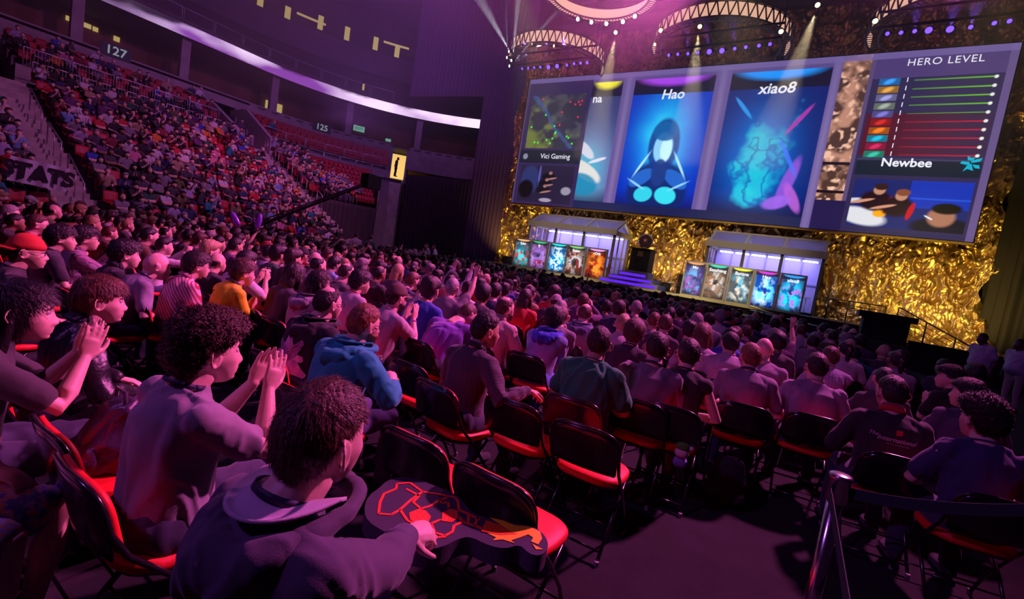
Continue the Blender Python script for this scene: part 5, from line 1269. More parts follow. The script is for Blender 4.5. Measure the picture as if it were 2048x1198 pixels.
# nearest row
hb, hP = hero(640, 880, 'person in dark hooded sweatshirt with grey lining holding a foam sign, nearest the camera', hair='crop', hc='brown', skin='fair', shirt=(.085, .07, .12), pants=(.12, .14, .40), strands=9000, fine=True,
     extras=('lanyard', 'hood'), liningc=(.52, .47, .56), hoodc=(.085, .07, .12), hoodk=1.25, sleeve='long', lean=6, yaw=8, rz=-3, seed=3, kfw=.14, foot=.12, bulk=1.08, hs=1.12, k=1.07, collarc=(.3, .27, .33), fold=.008,
     armR=dict(w=(-.04, .54, .755), d=(.25, .93, -.10), n=(-.4, .1, -.9), curls=[1.0, .9, .8, .7], pole=(1, -.3, -.5)), armL='lap', knees=.20)
hero(415, 705, 'person with big curly brown hair in grey t-shirt, clapping in the front row', hair='curly', hc='brown', skin='pink', shirt=grey, seed=5, strands=14000, fine=True, extras=('lanyard',), lean=3, yaw=-2, rz=0,
     armL='clapup', armR='clapup', bulk=1.12, fold=.012, hs=1.14, k=1.03)
hero(198, 603, 'person with auburn hair in black glossy jacket in profile, left of the curly haired one', hair='mid', hc='auburn', skin='pink', shirt=(.018, .016, .022), shirt_m=leather_m, seed=7, strands=9000, fine=True, extras=('lanyard',), sleeve='long',
     lean=6, yaw=-4, rz=-4, k=1.0, pants=(.16, .13, .20), collar='high', bulk=1.05, fold=.013, chairlab='folding chair occupied by the one in the black glossy jacket')
hero(38, 625, 'person with long black hair at the left edge, raising hands beside the red cap', hair='long', hc='black', skin='fair', shirt=(.05, .045, .05), seed=9, strands=5000, lean=10, yaw=-8, rz=-6, armR='clapup', armL='clapup')
hero(52, 505, 'person with red cap worn backwards and glasses in black top at left edge', hair='short', hc='black', skin='asian', shirt=(.03, .025, .03), seed=10, extras=('backcap', 'glasses'), capc=(.55, .03, .02), lean=4, yaw=-8, rz=-4)
hero(170, 478, 'person with glasses in red and blue plaid shirt, clapping', hair='thick', hc='black', skin='asian', shirt_m=plaid_mat('plaid_red_blue', (.05, .05, .13), (.38, .07, .12), (.45, .40, .50)), seed=11, extras=('glasses',), sleeve='long', armL='clapup', armR='clapup', lean=2, yaw=-6, collar='shirt', collarc=(.15, .06, .12))
hero(250, 510, 'person with wavy black hair in black jacket behind the bald one', hair='thick', hc='black', skin='fair', shirt=(.02, .018, .025), seed=12, sleeve='long', yaw=-4, lean=8, collar='high')
hero(312, 533, 'bald person in grey polo leaning forward', hair=None, hc='brown', skin='pink', shirt=(.26, .23, .30), seed=13, extras=('lanyard',), lean=20, yaw=-6, hunch=.2)
hero(392, 532, 'person with brown hair and goatee in red and white striped shirt', hair='mid', hc='dark', skin='pink', shirt_m=stripe_mat('stripe_red_white', (.55, .04, .09), (.75, .62, .66)), seed=14, extras=('glasses', 'goatee'), lean=12, yaw=-4, sleeve='long', collar='shirt', collarc=(.6, .25, .3), strands=5000, bulk=1.08)
yb_, yP = hero(485, 546, 'person in bright yellow sports jersey with black stripes, clapping', hair='mid', hc='brown', skin='pink', shirt=(.95, .75, .0), seed=15, extras=('lanyard', 'wrist'), lean=14, yaw=-4, armL='clap', armR='clap', strands=5000)
fb_, fP = hero(655, 608, 'person with thinning hair in black hooded jacket with large flower print on back', hair='thin', hc='dark', skin='pink', shirt=(.012, .010, .014), seed=16, extras=('glasses', 'hood'), hoodc=(.02, .018, .024), liningc=(.02, .018, .022), lean=10, yaw=-2, sleeve='long', bulk=1.25, strands=5000)
hero(727, 650, 'person with red beard and glasses in teal hooded sweatshirt', hair='short', hc='red', skin='pink', shirt=(.0, .38, .42), seed=17, extras=('glasses', 'beard', 'hood'), hoodc=(.0, .38, .42), liningc=(.0, .32, .36), sleeve='long', lean=14, yaw=-4, armL='clap', armR=dict(w=(.20, .36, .78), d=(-.6, .3, .7), n=(-.5, 0, -.8), curl=.8, pole=(1, 0, -.8)), strands=7000, bulk=1.15, pants=(.10, .09, .26), fold=.013, fine=True)
hero(792, 597, 'person in brown cap and pale pink t-shirt, clapping', hair='short', hc='dark', skin='pink', shirt=(.46, .36, .44), seed=18, extras=('cap', 'beard', 'wrist'), capc=(.12, .07, .06), lean=10, yaw=-6, armL='clapup', armR='clapup', bulk=1.08)
hero(934, 630, 'heavy person with shaved head in purple shirt, hunched forward', hair='buzz', hc='brown', skin='pink', shirt=(.16, .05, .42), seed=19, lean=22, hunch=.5, yaw=-12, pitch=-22, bulk=1.3, armL='cross', armR='cross', fold=.013)
hero(970, 662, 'person with short dark hair in dark plaid flannel resting an arm over a chair', hair='short', hc='black', skin='tan', shirt_m=plaid_mat('plaid_black', (.035, .028, .035), (.06, .04, .06), (.10, .07, .10)), shirt=(.03, .025, .03), seed=20, sleeve='long', lean=6, yaw=-16, rz=-8, collar='shirt', collarc=(.03, .025, .03),
     armR=dict(w=(.42, .22, .84), d=(.2, .9, -.2), n=(0, -.3, -1), curl=.5, pole=(.6, -.8, -.6)), strands=4000, extras=('wrist',), bulk=1.05)
hero(1010, 618, 'person with glasses in pale pink plaid shirt', hair='thin', hc='brown', skin='pink', shirt_m=plaid_mat('plaid_pink', (.55, .38, .36), (.42, .20, .22), (.70, .60, .58)), seed=21, extras=('glasses', 'beard'), lean=8, yaw=-16, bulk=1.1, collar='shirt', collarc=(.5, .35, .34))
hero(1108, 640, 'person with shaggy black hair in pale blue plush costume with bright blue hood', hair='thick', hc='black', skin='asian', shirt=(.20, .30, .62), seed=22, extras=('hood',), hoodc=(.03, .08, .75), liningc=(.03, .07, .7), hoodk=1.2, lean=16, yaw=18, sleeve='long', armR='chin', armL='cross', pants=(.10, .18, .7))
hero(1170, 628, 'person with cropped hair in grey blue hooded top right of the plush costume', hair='thin', hc='brown', skin='pink', shirt=(.22, .24, .40), seed=23, extras=('hood',), hoodc=(.07, .09, .22), lean=8, yaw=10, sleeve='long', bulk=1.1)
hero(1197, 688, 'person in dark green t-shirt seen from behind', hair='short', hc='dark', skin='tan', shirt=(.015, .26, .12), seed=24, lean=4, yaw=12, rz=4, bulk=1.18, strands=5000, fold=.012)
gb_, gP = hero(1313, 698, 'large person in dark grey t-shirt and khaki trousers seen from behind', hair='short', hc='dark', skin='pink', shirt=(.20, .16, .22), pants=(.30, .20, .15), seed=25, extras=('lanyard',), lean=3, yaw=14, rz=4, bulk=1.22, strands=5000, fold=.012, knees=.22)
hero(1376, 710, 'person in black sleeveless top between two grey t-shirts', hair='short', hc='dark', skin='fair', shirt=(.03, .025, .03), seed=26, lean=8, yaw=18, rz=4, sleeve='none')
hero(1500, 716, 'person with short reddish hair in grey t-shirt seen from behind', hair='short', hc='red', skin='pink', shirt=(.23, .19, .26), seed=27, extras=('lanyard',), lean=10, yaw=20, rz=8, bulk=1.1, strands=5000, fold=.012)
hero(1527, 700, 'bald person in mauve shirt beyond the reddish haired one', hair=None, hc='brown', skin='pink', shirt=(.30, .22, .32), seed=28, lean=6, yaw=18, rz=8, bulk=1.15)
hero(1632, 736, 'person with short greying hair in grey t-shirt, two seats right of the reddish haired one', hair='short', hc='dark', skin='pink', shirt=(.28, .23, .32), seed=29, lean=6, yaw=14, rz=8, bulk=1.15, strands=5000, fold=.012)
hero(1660, 716, 'person in blue and white plaid shirt holding a hand to the face', hair='short', hc='brown', skin='pink', shirt_m=plaid_mat('plaid_blue_white', (.30, .28, .45), (.08, .07, .25), (.6, .55, .7)), seed=30, lean=14, yaw=6, rz=8, armR='chin', sleeve='short')
ib_, iP = hero(1783, 788, 'person in black jacket with red collar and a printed logo on the back', hair='short', hc='dark', skin='pink', shirt=(.028, .022, .032), seed=31, lean=5, yaw=12, rz=10, sleeve='long', bulk=1.12, collar='high', collarc=(.65, .03, .03), strands=6000, fold=.007, fine=True)
hero(1962, 842, 'person with curly dark hair in navy top at the right end of the nearest row', hair='curly', hc='dark', skin='fair', shirt=(.04, .035, .13), seed=32, lean=4, yaw=20, rz=12, bulk=1.05, strands=7000, sleeve='short', fold=.012)
hero(1936, 790, 'person with black hair in dark grey top looking left, behind the navy top', hair='mid', hc='black', skin='fair', shirt=(.10, .08, .13), seed=33, lean=6, yaw=44, rz=14, bulk=1.25)
hero(1900, 757, 'person in black t-shirt facing left and clapping, white wristband', hair='thick', hc='black', skin='fair', shirt=(.018, .015, .02), seed=34, lean=6, yaw=60, rz=30, armL='clap', armR='clap', extras=('wrist',))
hero(1790, 722, 'person with hair in a bun and pale grey t-shirt, clapping', hair='pony', hc='dark', skin='brown', shirt=(.42, .38, .45), seed=35, lean=6, yaw=14, rz=8, armL='clap', armR='clap')
hero(1768, 705, 'bald person with dark beard raising a hand near the stage barrier', hair=None, hc='dark', skin='tan', shirt=(.05, .04, .05), seed=36, extras=('beard', 'glasses'), yaw=-30, rz=0, armR='clapup')
hero(1690, 700, 'person with long black ponytail in white top seen from behind', hair='pony', hc='black', skin='fair', shirt=(.55, .52, .55), seed=37, lean=4, yaw=10, rz=6)
hero(1460, 689, 'person with black hair in pale lilac t-shirt', hair='short', hc='black', skin='asian', shirt=(.42, .36, .45), seed=38, lean=10, yaw=14, rz=6, bulk=1.1)
hero(1268, 668, 'person with thick brown hair in black fleece, between green and grey t-shirts', hair='thick', hc='brown', skin='pink', shirt=(.04, .03, .05), seed=39, lean=10, yaw=8, sleeve='long', strands=4000)
hero(1246, 650, 'bald person in pale pink shirt holding food', hair='buzz', hc='blond', skin='pink', shirt=(.50, .42, .48), seed=40, lean=8, yaw=6, armR='clap')
hero(1405, 672, 'person with long reddish brown hair in mauve top', hair='long', hc='auburn', skin='fair', shirt=(.40, .32, .42), seed=41, lean=6, yaw=8)
hero(1330, 650, 'person with short brown hair in dark top behind the khaki trousers', hair='crop', hc='brown', skin='pink', shirt=(.06, .04, .07), seed=42, lean=6, yaw=8)
hero(420, 505, 'person with curly blond hair and glasses in patterned shirt', hair='curly', hc='blond', skin='pink', shirt_m=spot_mat('speckled', (.35, .28, .36), [(.10, .08, .12), (.5, .45, .5)], 22.), seed=43, extras=('glasses',), yaw=-6, lean=8)
hero(538, 507, 'person with glasses in lilac button shirt left of the purple cap', hair='short', hc='black', skin='fair', shirt=(.36, .34, .50), seed=44, extras=('glasses', 'lanyard'), yaw=-8, lean=2, sleeve='long')
hero(588, 553, 'person with dark purple cap over wavy hair', hair='bob', hc='dark', skin='fair', shirt=(.05, .035, .06), seed=45, extras=('cap',), capc=(.05, .02, .12), yaw=20, lean=12, sleeve='long')
hero(637, 568, 'person with dark ponytail in light hooded top', hair='long', hc='dark', skin='fair', shirt=(.34, .30, .36), seed=46, extras=('hood',), yaw=-12, lean=10, sleeve='long')
hero(720, 566, 'person with black hair in pale t-shirt with red neckline', hair='thick', hc='black', skin='asian', shirt=(.45, .38, .45), seed=47, yaw=-12, lean=10, collarc=(.6, .05, .1))
hero(796, 545, 'person with long wavy blond hair seen from behind', hair='long', hc='blond', skin='fair', shirt=(.08, .06, .10), seed=48, yaw=4, lean=4)
hero(905, 560, 'person in black cap raising both arms in pale grey sleeves', hair='short', hc='dark', skin='pink', shirt=(.34, .33, .42), seed=49, extras=('cap',), capc=(.02, .02, .02), yaw=0, sleeve='long', armL='up', armR='up')
hero(60, 402, 'person in white captain cap and black jacket at the back left', hair='short', hc='dark', skin='pink', shirt=(.03, .025, .03), seed=50, extras=('cap',), capc=(.65, .6, .65), yaw=-8, sleeve='long')
hero(75, 450, 'person with brown hair and glasses in magenta t-shirt', hair='crop', hc='brown', skin='pink', shirt=(.48, .07, .20), seed=51, extras=('glasses',), yaw=-8)
hero(122, 478, 'person with straight black hair in black top left of the plaid shirt', hair='thick', hc='black', skin='asian', shirt=(.03, .03, .04), seed=52, yaw=-10)
hero(255, 438, 'person with glasses in white t-shirt facing right near the aisle', hair='crop', hc='brown', skin='pink', shirt=(.52, .48, .54), seed=53, extras=('glasses',), yaw=-10)
hero(288, 466, 'person with long dark hair and beard in black hooded top, clapping', hair='mid', hc='dark', skin='pink', shirt=(.03, .025, .03), seed=54, extras=('beard',), yaw=-10, sleeve='long', armL='clapup', armR='clapup')
hero(1355, 622, 'person in mauve t-shirt holding a phone up with both arms', hair='crop', hc='dark', skin='pink', shirt=(.40, .28, .40), seed=55, armL='phone', armR='phone', yaw=4)
hero(1108, 590, 'person with afro hair in bright red top near the stage', hair='afro', hc='dark', skin='brown', shirt=(.55, .03, .05), seed=56, yaw=4)
hero(480, 478, 'person in black t-shirt waving an inflatable stick, left one', hair='short', hc='black', skin='pink', shirt=(.05, .04, .06), seed=57, armR='up', yaw=-6)
hero(540, 470, 'person in grey top waving an inflatable stick, right one', hair='crop', hc='dark', skin='pink', shirt=(.20, .19, .25), seed=58, armL='up', sleeve='long', yaw=-6)

# the one in patterned shorts at the lower left corner, behind the first row
hero(0, 0, 'person in patterned blue floral shorts, only the bare knees reaching into the picture', xy=(-2.58, .16), rz=-42, hair='short', hc='dark', skin='pink', shirt=(.3, .3, .4), shorts=True,
     pants_m=spot_mat('floral_shorts', (.10, .12, .42), [(.30, .30, .62), (.60, .30, .10), (.55, .5, .6)], 26., .45), knees=.12, yaw=-10, seed=60, strands=300, kfw=.06)
# guards standing by the barrier
for px, py, lab, sk, k in ((1962, 690, 'standing guard in pale polo and khaki trousers, hand on hip', 'dark', 'hip'), (2036, 700, 'standing guard in pale polo cut by the right picture edge', 'dark', 'down')):
    hero(px, py, lab, dep=11.2, stand=True, hair='buzz', hc='black', skin=sk, shirt=(.52, .52, .66), pants=(.42, .36, .34), seed=61, rz=125, yaw=0, armL='down', armR=k, bulk=1.35, belly=.05, nochair=True, collar='shirt')
# staff standing in front of the dark drape
for i, (px, py, lab, c) in enumerate(((852, 503, 'standing person in white shirt before the dark drape, left of a pair', (.6, .58, .62)), (867, 503, 'standing person in white shirt before the dark drape, right of a pair', (.6, .58, .62)),
    (655, 478, 'standing person in white shirt leaning by the foot of the stairs', (.6, .58, .62)), (712, 474, 'standing person in pale grey jacket before the drape', (.35, .34, .38)), (742, 480, 'standing person in dark green jacket with white stripes before the drape', (.03, .10, .08)))):
    hero(px, py, lab, dep=(26, 26, 24, 20, 20)[i], stand=True, hair='short', hc='dark', skin='tan', shirt=c, pants=(.03, .03, .04), seed=70 + i, rz=150 - 30 * i, armL='down', armR='down', nochair=True, strands=200)

def onback(b, P, u, v, push=.0, z0=.30):
    """point on the back of the shirt: u across, v up in body space"""
    sh = [c for c in b.children if c.name.startswith('shirt') and 'collar' not in c.name][0]
    o = P['X'](V3(u, -.6, v)); d = (P['RT'] @ V3(0, 1, 0)).normalized(); ok, loc, nor, _ = sh.ray_cast(o, d)
    return (loc + nor * (.007 + push)) if ok else P['X'](V3(u, -.13, v))
def drape_text(nm, s, b, P, cu, cv, size, m, shear=0., sx=1., bold=0.):
    t = text('tmp', s, (0, 0, 0), size, m, ext=.0005, shear=shear, bold=bold); me = t.data; co = getco(me).astype(float)
    out = [onback(b, P, cu + c[0] * sx, cv + c[1], c[2]) for c in co]; setco(me, np.array([tuple(q) for q in out])); me.name = nm
    bpy.data.objects.remove(t); return link(nm, me, b)
drape_text('lettering', 'International', ib_, iP, .01, .335, .044, mat('print_w1', (.9, .88, .92), .7), shear=.35)
drape_text('small_lettering', 'DOTA 2 CHAMPIONSHIPS', ib_, iP, .02, .303, .012, mat('print_dim', (.5, .4, .5), .7))
drape_text('script_lettering', 'The', ib_, iP, -.125, .352, .034, mat('print_w2', (.7, .65, .75), .7), shear=.4)
def patch(nm, b, P, poly, m, n=7, push=.001):
    cx = sum(p[0] for p in poly) / len(poly); cy = sum(p[1] for p in poly) / len(poly); m_ = MB(); G = []
    for j in range(n + 1):
        t = j / n; G.append([onback(b, P, cx + (x - cx) * t, cy + (y - cy) * t, push) for x, y in poly + poly[:1]])
    m_.grid(G); return m_.build(nm, m, b, smooth=True)
patch('logo_patch', ib_, iP, [(.0, .368), (.035, .372), (.04, .408), (.0, .405)], mat('print_red', (.6, .03, .04), .7))
# large flower print
petal = [mat('petal_a', (.60, .40, .55), .8, vary=.4, vscale=20.), mat('petal_b', (.34, .20, .36), .8, vary=.4, vscale=20.), mat('petal_c', (.75, .2, .45), .8)]
for k in range(9):
    a = 2*PI*k/9 + .2; r = .12 + .04 * (k % 3); c = (.0 + r * .6 * math.cos(a), .20 + r * .6 * math.sin(a)); po = []
    for q in range(14):
        t = 2*PI*q/14; l = (.075 + .025 * (k % 2)) * math.cos(t); w_ = .042 * math.sin(t) * (1 + .3 * math.cos(3*t)); po.append((c[0] + l * math.cos(a) - w_ * math.sin(a), c[1] + l * math.sin(a) + w_ * math.cos(a)))
    patch('flower_print', fb_, fP, po, petal[k % 2], push=.001 + .0006 * k)
patch('flower_print', fb_, fP, [(.03 * math.cos(t) * 1.1, .20 + .03 * math.sin(t)) for t in [2*PI*q/12 for q in range(12)]], petal[2], push=.008)
for du, dv, e in ((.06, .27, .0), (.10, .24, .02)):
    m_ = MB(); m_.tube([onback(fb_, fP, .02 + (du) * t, .23 + (dv + .05 - .23) * t + .02 * math.sin(t * 3), .004) for t in [i / 8 for i in range(9)]], .003, 5); m_.build('flower_stamen', mat('stamen', (.6, .38, .35), .7), fb_)
# jersey stripes and small lettering
drape_text('lettering', 'BVB 09', yb_, yP, -.06, .40, .018, mat('black_print', (.02, .02, .02), .7))

# ---- foam sign held on the lap
PZ = .70
def fp(x, y, z=PZ): p = at(x, y, z=z); return p
OUT = [(728, 1012), (738, 990), (760, 975), (772, 962), (800, 953), (835, 957), (860, 968), (905, 985), (928, 1003), (940, 1024), (985, 1040), (1030, 1048), (1068, 1052), (1092, 1072), (1098, 1095), (1082, 1112), (1058, 1108), (1040, 1088), (1010, 1098), (975, 1090), (940, 1072), (915, 1078), (890, 1092), (855, 1100), (822, 1092), (800, 1075), (765, 1062), (732, 1040)]
cen = sum((fp(*p) for p in OUT), Vector()) / len(OUT)
root = empty('foam_sign', cen, 0, 'large dark foam cut-out sign with red line drawing and yellow flame, on a lap', 'foam sign')
def loc3(x, y, dz=0.): v = fp(x, y) - cen; v.z = dz; return v
def smoothpoly(pts, it=2):
    for _ in range(it):
        o = []
        for a, b in zip(pts, pts[1:] + pts[:1]): o.append((a[0]*.75 + b[0]*.25, a[1]*.75 + b[1]*.25)); o.append((a[0]*.25 + b[0]*.75, a[1]*.25 + b[1]*.75))
        pts = o
    return pts
so = smoothpoly(OUT); foam = mat('foam_dark', (.055, .045, .075), .9, bump=.3, bscale=250., vary=.25, vscale=220.)
bmF = bmesh.new(); vs = [bmF.verts.new(loc3(x, y, 0)) for x, y in so]; f = bmF.faces.new(vs); bmesh.ops.triangulate(bmF, faces=[f]); r = bmesh.ops.extrude_face_region(bmF, geom=bmF.faces[:]); bmesh.ops.translate(bmF, verts=[v for v in r['geom'] if isinstance(v, bmesh.types.BMVert)], vec=(0, 0, -.075)); bmesh.ops.recalc_face_normals(bmF, faces=bmF.faces[:])
me = bpy.data.meshes.new('foam_block'); bmF.to_mesh(me); me.materials.append(foam); link('foam_block', me, root)
redp = mat('foam_red', (.95, .06, .025), .7, vary=.3, vscale=90.); yelp = mat('foam_yellow', (.95, .55, .02), .6); org = mat('foam_orange', (.85, .10, .01), .6)
def flatpoly(nm, pts, m, dz=.002):
    b_ = bmesh.new(); v_ = [b_.verts.new(loc3(x, y, dz)) for x, y in pts]; f_ = b_.faces.new(v_); bmesh.ops.triangulate(b_, faces=[f_]); r_ = bmesh.ops.extrude_face_region(b_, geom=b_.faces[:]); bmesh.ops.translate(b_, verts=[q for q in r_['geom'] if isinstance(q, bmesh.types.BMVert)], vec=(0, 0, -.0018)); bmesh.ops.recalc_face_normals(b_, faces=b_.faces[:])
    q = bpy.data.meshes.new(nm); b_.to_mesh(q); q.materials.append(m); return link(nm, q, root)
LN = [[(757, 1028), (760, 1005), (768, 988), (792, 978), (794, 968), (820, 966), (845, 984), (872, 988), (910, 995), (916, 1004), (918, 1020)], [(757, 1028), (782, 1030), (800, 1020), (822, 1000), (845, 984)], [(812, 978), (838, 992), (826, 1005), (842, 1018)], [(842, 1018), (862, 1012), (880, 1000), (895, 996)],
      [(880, 1000), (884, 1008), (896, 1004), (898, 1016)], [(800, 1020), (815, 1042), (838, 1052), (862, 1048), (870, 1066)], [(862, 1048), (880, 1040), (900, 1044), (918, 1034), (926, 1044)], [(918, 1020), (940, 1030), (960, 1040)], [(926, 1044), (950, 1052), (975, 1062)], [(938, 1030), (936, 1046)], [(955, 1036), (950, 1052)], [(870, 1066), (890, 1072), (905, 1064), (908, 1052), (926, 1044)], [(845, 1060), (866, 1076), (892, 1074)]]
m_ = MB()
for l_ in LN:
    for a_, b_ in zip(l_[:-1], l_[1:]): m_.bar(loc3(*a_, .001), loc3(*b_, .001), .0115, .003)
m_.build('red_line_drawing', redp, root)
flatpoly('red_face', [(838, 1018), (852, 1022), (862, 1034), (856, 1046), (838, 1050), (820, 1040), (818, 1026)], redp); flatpoly('red_face', [(884, 1026), (900, 1018), (916, 1022), (916, 1034), (900, 1044), (884, 1042)], redp)
flatpoly('red_blade', [(972, 1042), (1000, 1052), (1016, 1062), (1034, 1070), (1000, 1072), (962, 1064)], org, .004)
flatpoly('yellow_flame', [(980, 1036), (1005, 1042), (1030, 1052), (1058, 1054), (1080, 1064), (1084, 1078), (1076, 1090), (1062, 1084), (1066, 1076), (1056, 1070), (1040, 1076), (1022, 1082), (1030, 1088), (1005, 1080), (985, 1082), (992, 1076), (975, 1068), (1000, 1070), (1030, 1070), (1004, 1052)], yelp, .003)
flatpoly('yellow_flame', [(1064, 1088), (1074, 1094), (1086, 1100), (1072, 1100)], yelp, .003)

# inflatable sticks
stick = mat('purple_plastic', (.30, .08, .75), .25, alpha=.85)
for px0, py0, px1, py1, lab, dd_ in ((463, 424, 478, 452, 'purple inflatable stick, the left and more tilted one', None), (521, 428, 514, 457, 'purple inflatable stick, the right and upright one', None)):
    d_ = 8.2; a_ = at(px0, py0, depth=d_); b_ = at(px1, py1, depth=d_); root = empty('inflatable_stick', b_, 0, lab, 'inflatable stick')
    m_ = MB(); v = a_ - b_; L = v.length; m_.lathe([(0, 0), (.03, .01), (.045, .05), (.05, L * .5), (.045, L - .05), (.02, L), (0, L)], (0, 0, 0), 14, axis=v); m_.build('tube', stick, root, smooth=True)

# ---- empty folding chairs
for x, y, rz, lab in ((-1.0, 2.98, 2, 'empty folding chair with bright red seat, standing alone before the open carpet'), (-1.53, 2.98, 1, 'empty folding chair with red seat, left of the one standing alone'), (-2.55, 3.0, 0, 'folding chair beside the dark plaid flannel, its back empty'),
     (-1.0, 2.0, -2, 'empty folding chair behind the foam sign, nearest red seat'), (-1.52, 2.02, 0, 'empty folding chair with seat partly hidden by the foam sign'),
     (.24, 4.86, 8, 'empty folding chair with red seat behind the grey t-shirts'), (-1.97, .90, 0, 'empty folding chair left of the curly haired one, seat bright red'), (-2.44, .90, 0, 'empty folding chair at far left, second red seat'),
     (-1.55, 4.02, 2, 'empty folding chair beside the dark green t-shirt'), (-.1, 5.9, 6, 'empty folding chair behind the greying grey t-shirt')):
    if all((x - a) ** 2 + (y - b) ** 2 > .16 for a, b in CHAIRS): chair(x, y, rz, lab)

# ---- stanchion with belts
st_ = at(1672, 948, z=1.12); sx_, sy_ = (st_.x + .02), (st_.y + .02)
root = empty('stanchion', (sx_, sy_, 0), 0, 'chrome queue barrier post in the right foreground', 'barrier post')
chrome = mat('chrome', (.75, .72, .78), .18, metal=1.)
m_ = MB(); m_.lathe([(0, 0), (.17, 0), (.17, .01), (.15, .02), (.05, .03), (.0, .03)], (0, 0, 0), 28); m_.build('base', chrome, root, smooth=True)
m_ = MB(); m_.lathe([(0, .02), (.030, .02), (.030, 1.02), (0, 1.02)], (0, 0, 0), 24); m_.build('post', chrome, root, smooth=True)
m_ = MB(); m_.lathe([(0, 1.0), (.038, 1.0), (.040, 1.005), (.040, 1.095), (.043, 1.098), (.043, 1.115), (.036, 1.12), (0, 1.122)], (0, 0, 0), 24); m_.build('belt_head', mat('head_chrome', (.5, .48, .52), .25, metal=.9), root, smooth=True)
belt = mat('belt_grey', (.03, .05, .06), .8)
def beltobj(a, b, lab, sag=.04, twist=0.):
    m_ = MB(); n = 14; G = []
    for i in range(n + 1):
        t = i / n; p = Vector(a).lerp(Vector(b), t) - Vector((0, 0, sag * 4 * t * (1 - t))); G.append([p - Vector((0, 0, .024)), p + Vector((0, 0, .024))])
    m_.grid(G); o = m_.build('barrier_belt', belt); o.modifiers.new('t', 'SOLIDIFY').thickness = .002; return tag(o, lab, 'barrier belt')
e1 = at(1699, 1230, depth=1.12); beltobj((sx_ - .03, sy_ - .03, 1.05), (e1.x, e1.y, e1.z), 'grey belt running from the post towards the camera', .0)
e2 = at(2120, 1018, depth=1.6); beltobj((sx_ + .03, sy_ + .01, 1.05), (e2.x, e2.y, e2.z), 'dark belt stretching from the post to the right picture edge', .03)

# ---- long camera crane
a_, b_ = at(488, 462, depth=15), at(742, 364, depth=17); root = empty('camera_crane', a_, 0, 'long thin black camera crane arm reaching up over the crowd', 'camera crane')
v = b_ - a_; m_ = MB(); m_.tube([V3(0, 0, 0), v], .055, 8); m_.tube([V3(0, 0, .14), v + V3(0, 0, .05)], .02, 6)
for i in range(14): p = v * (i / 14); m_.tube([p, p + V3(0, 0, .14 - .09 * i / 14)], .01, 4)
m_.build('arm', blackm, root); m_ = MB(); m_.box(v.x - .2, v.x + .2, v.y - .3, v.y + .3, v.z - .25, v.z + .25); m_.build('camera_head', blackm, root)
m_ = MB(); m_.tube([V3(0, 0, 0), V3(-.9, -.3, -.5)], .06, 8); m_.box(-1.2, -.8, -.5, -.1, -.8, -.35); m_.build('counterweight', blackm, root)
m_ = MB(); zf = -a_.z; m_.tube([V3(-.2, -.05, 0), V3(-.2, -.05, zf)], .07, 8); m_.box(-.7, .3, -.5, .4, zf, zf + .2); m_.build('pedestal', blackm, root)
# people standing in the two portals
hero(0, 0, 'person standing in the lit doorway at the end of the far block', xy=tuple(bowl(31.9, .5, dz - .05)), stand=True, hair='short', hc='black', skin='tan', shirt=(.02, .02, .02), pants=(.02, .02, .02), seed=80, rz=-60, nochair=True, armL='down', armR='down', strands=100)
hero(0, 0, 'person standing between the portal walls above the middle aisle', xy=tuple(bowl(17.2, -3.6, MID_Z)), stand=True, hair='short', hc='black', skin='tan', shirt=(.10, .06, .10), pants=(.05, .05, .15), seed=81, rz=-90, nochair=True, armL='down', armR='down', strands=100)

# ---- bags and a small toy beside the chairs
def bag(px, py, z, lab, col, w_=.32, h_=.38, d_=.2, m=None, seed=2, rz=0.):
    p = at(px, py, z=z + h_ * .5); root = empty('bag', (p.x, p.y, z), rz, lab, 'bag'); m_ = MB()
    limb(m_, [(0, 0, .08), (0, 0, h_ * .5), (0, .01, h_ * .85)], [w_ * .48, w_ * .52, w_ * .36], 16, [d_ / w_ * 1.1, d_ / w_ * 1.2, d_ / w_], side=(1, 0, 0)); limb(m_, [(-w_ * .2, -d_ * .5, .1), (w_ * .2, -d_ * .5, .1)], [.07, .07], 10)
    me = folds(remesh(m_, .012, 3), .014, 12., seed); me.materials.clear(); me.materials.append(m or cloth_m); o = link('bag_body', me, root); o.color = (*col, 1)
    m_ = MB(); m_.tube([(-.06, 0, h_ * .95), (-.05, 0, h_ + .06), (.05, 0, h_ + .06), (.06, 0, h_ * .95)], .01, 6); o = m_.build('handle', cloth_m, root, smooth=True); o.color = (*[c * .6 for c in col], 1); return root
bag(1455, 960, 0, 'black backpack standing beside the khaki trousers', (.02, .018, .025), rz=.3)
bag(1960, 1050, .0, 'pink and black patterned bag under the chair of the navy top', (.5, .06, .12), .42, .26, .22, spot_mat('bag_spots', (.60, .04, .10), [(.04, .02, .04)], 9., .56), rz=.2)
bag(236, 872, .47, 'crumpled dark glossy bag on the seat beside the black glossy jacket', (.05, .03, .07), .34, .34, .22, leather_m, 6)
p = at(1364, 905, z=.50); root = empty('plush_toy', p, 0, 'small plush toy with green hat hanging beside the khaki trousers', 'toy')
for nm, c, r, col in (('hat', (0, 0, .05), .045, (.08, .35, .03)), ('head', (.0, -.01, .0), .042, (.75, .6, .55)), ('torso', (.0, 0, -.08), .045, (.2, .2, .5)), ('pompom', (.05, 0, .05), .02, (.8, .7, .75))):
    m_ = MB(); limb(m_, [Vector(c) - V3(.012, 0, 0), Vector(c) + V3(.012, 0, 0)], [r, r], 14); o = m_.build(nm, cloth_m, root, smooth=True); o.color = (*col, 1)
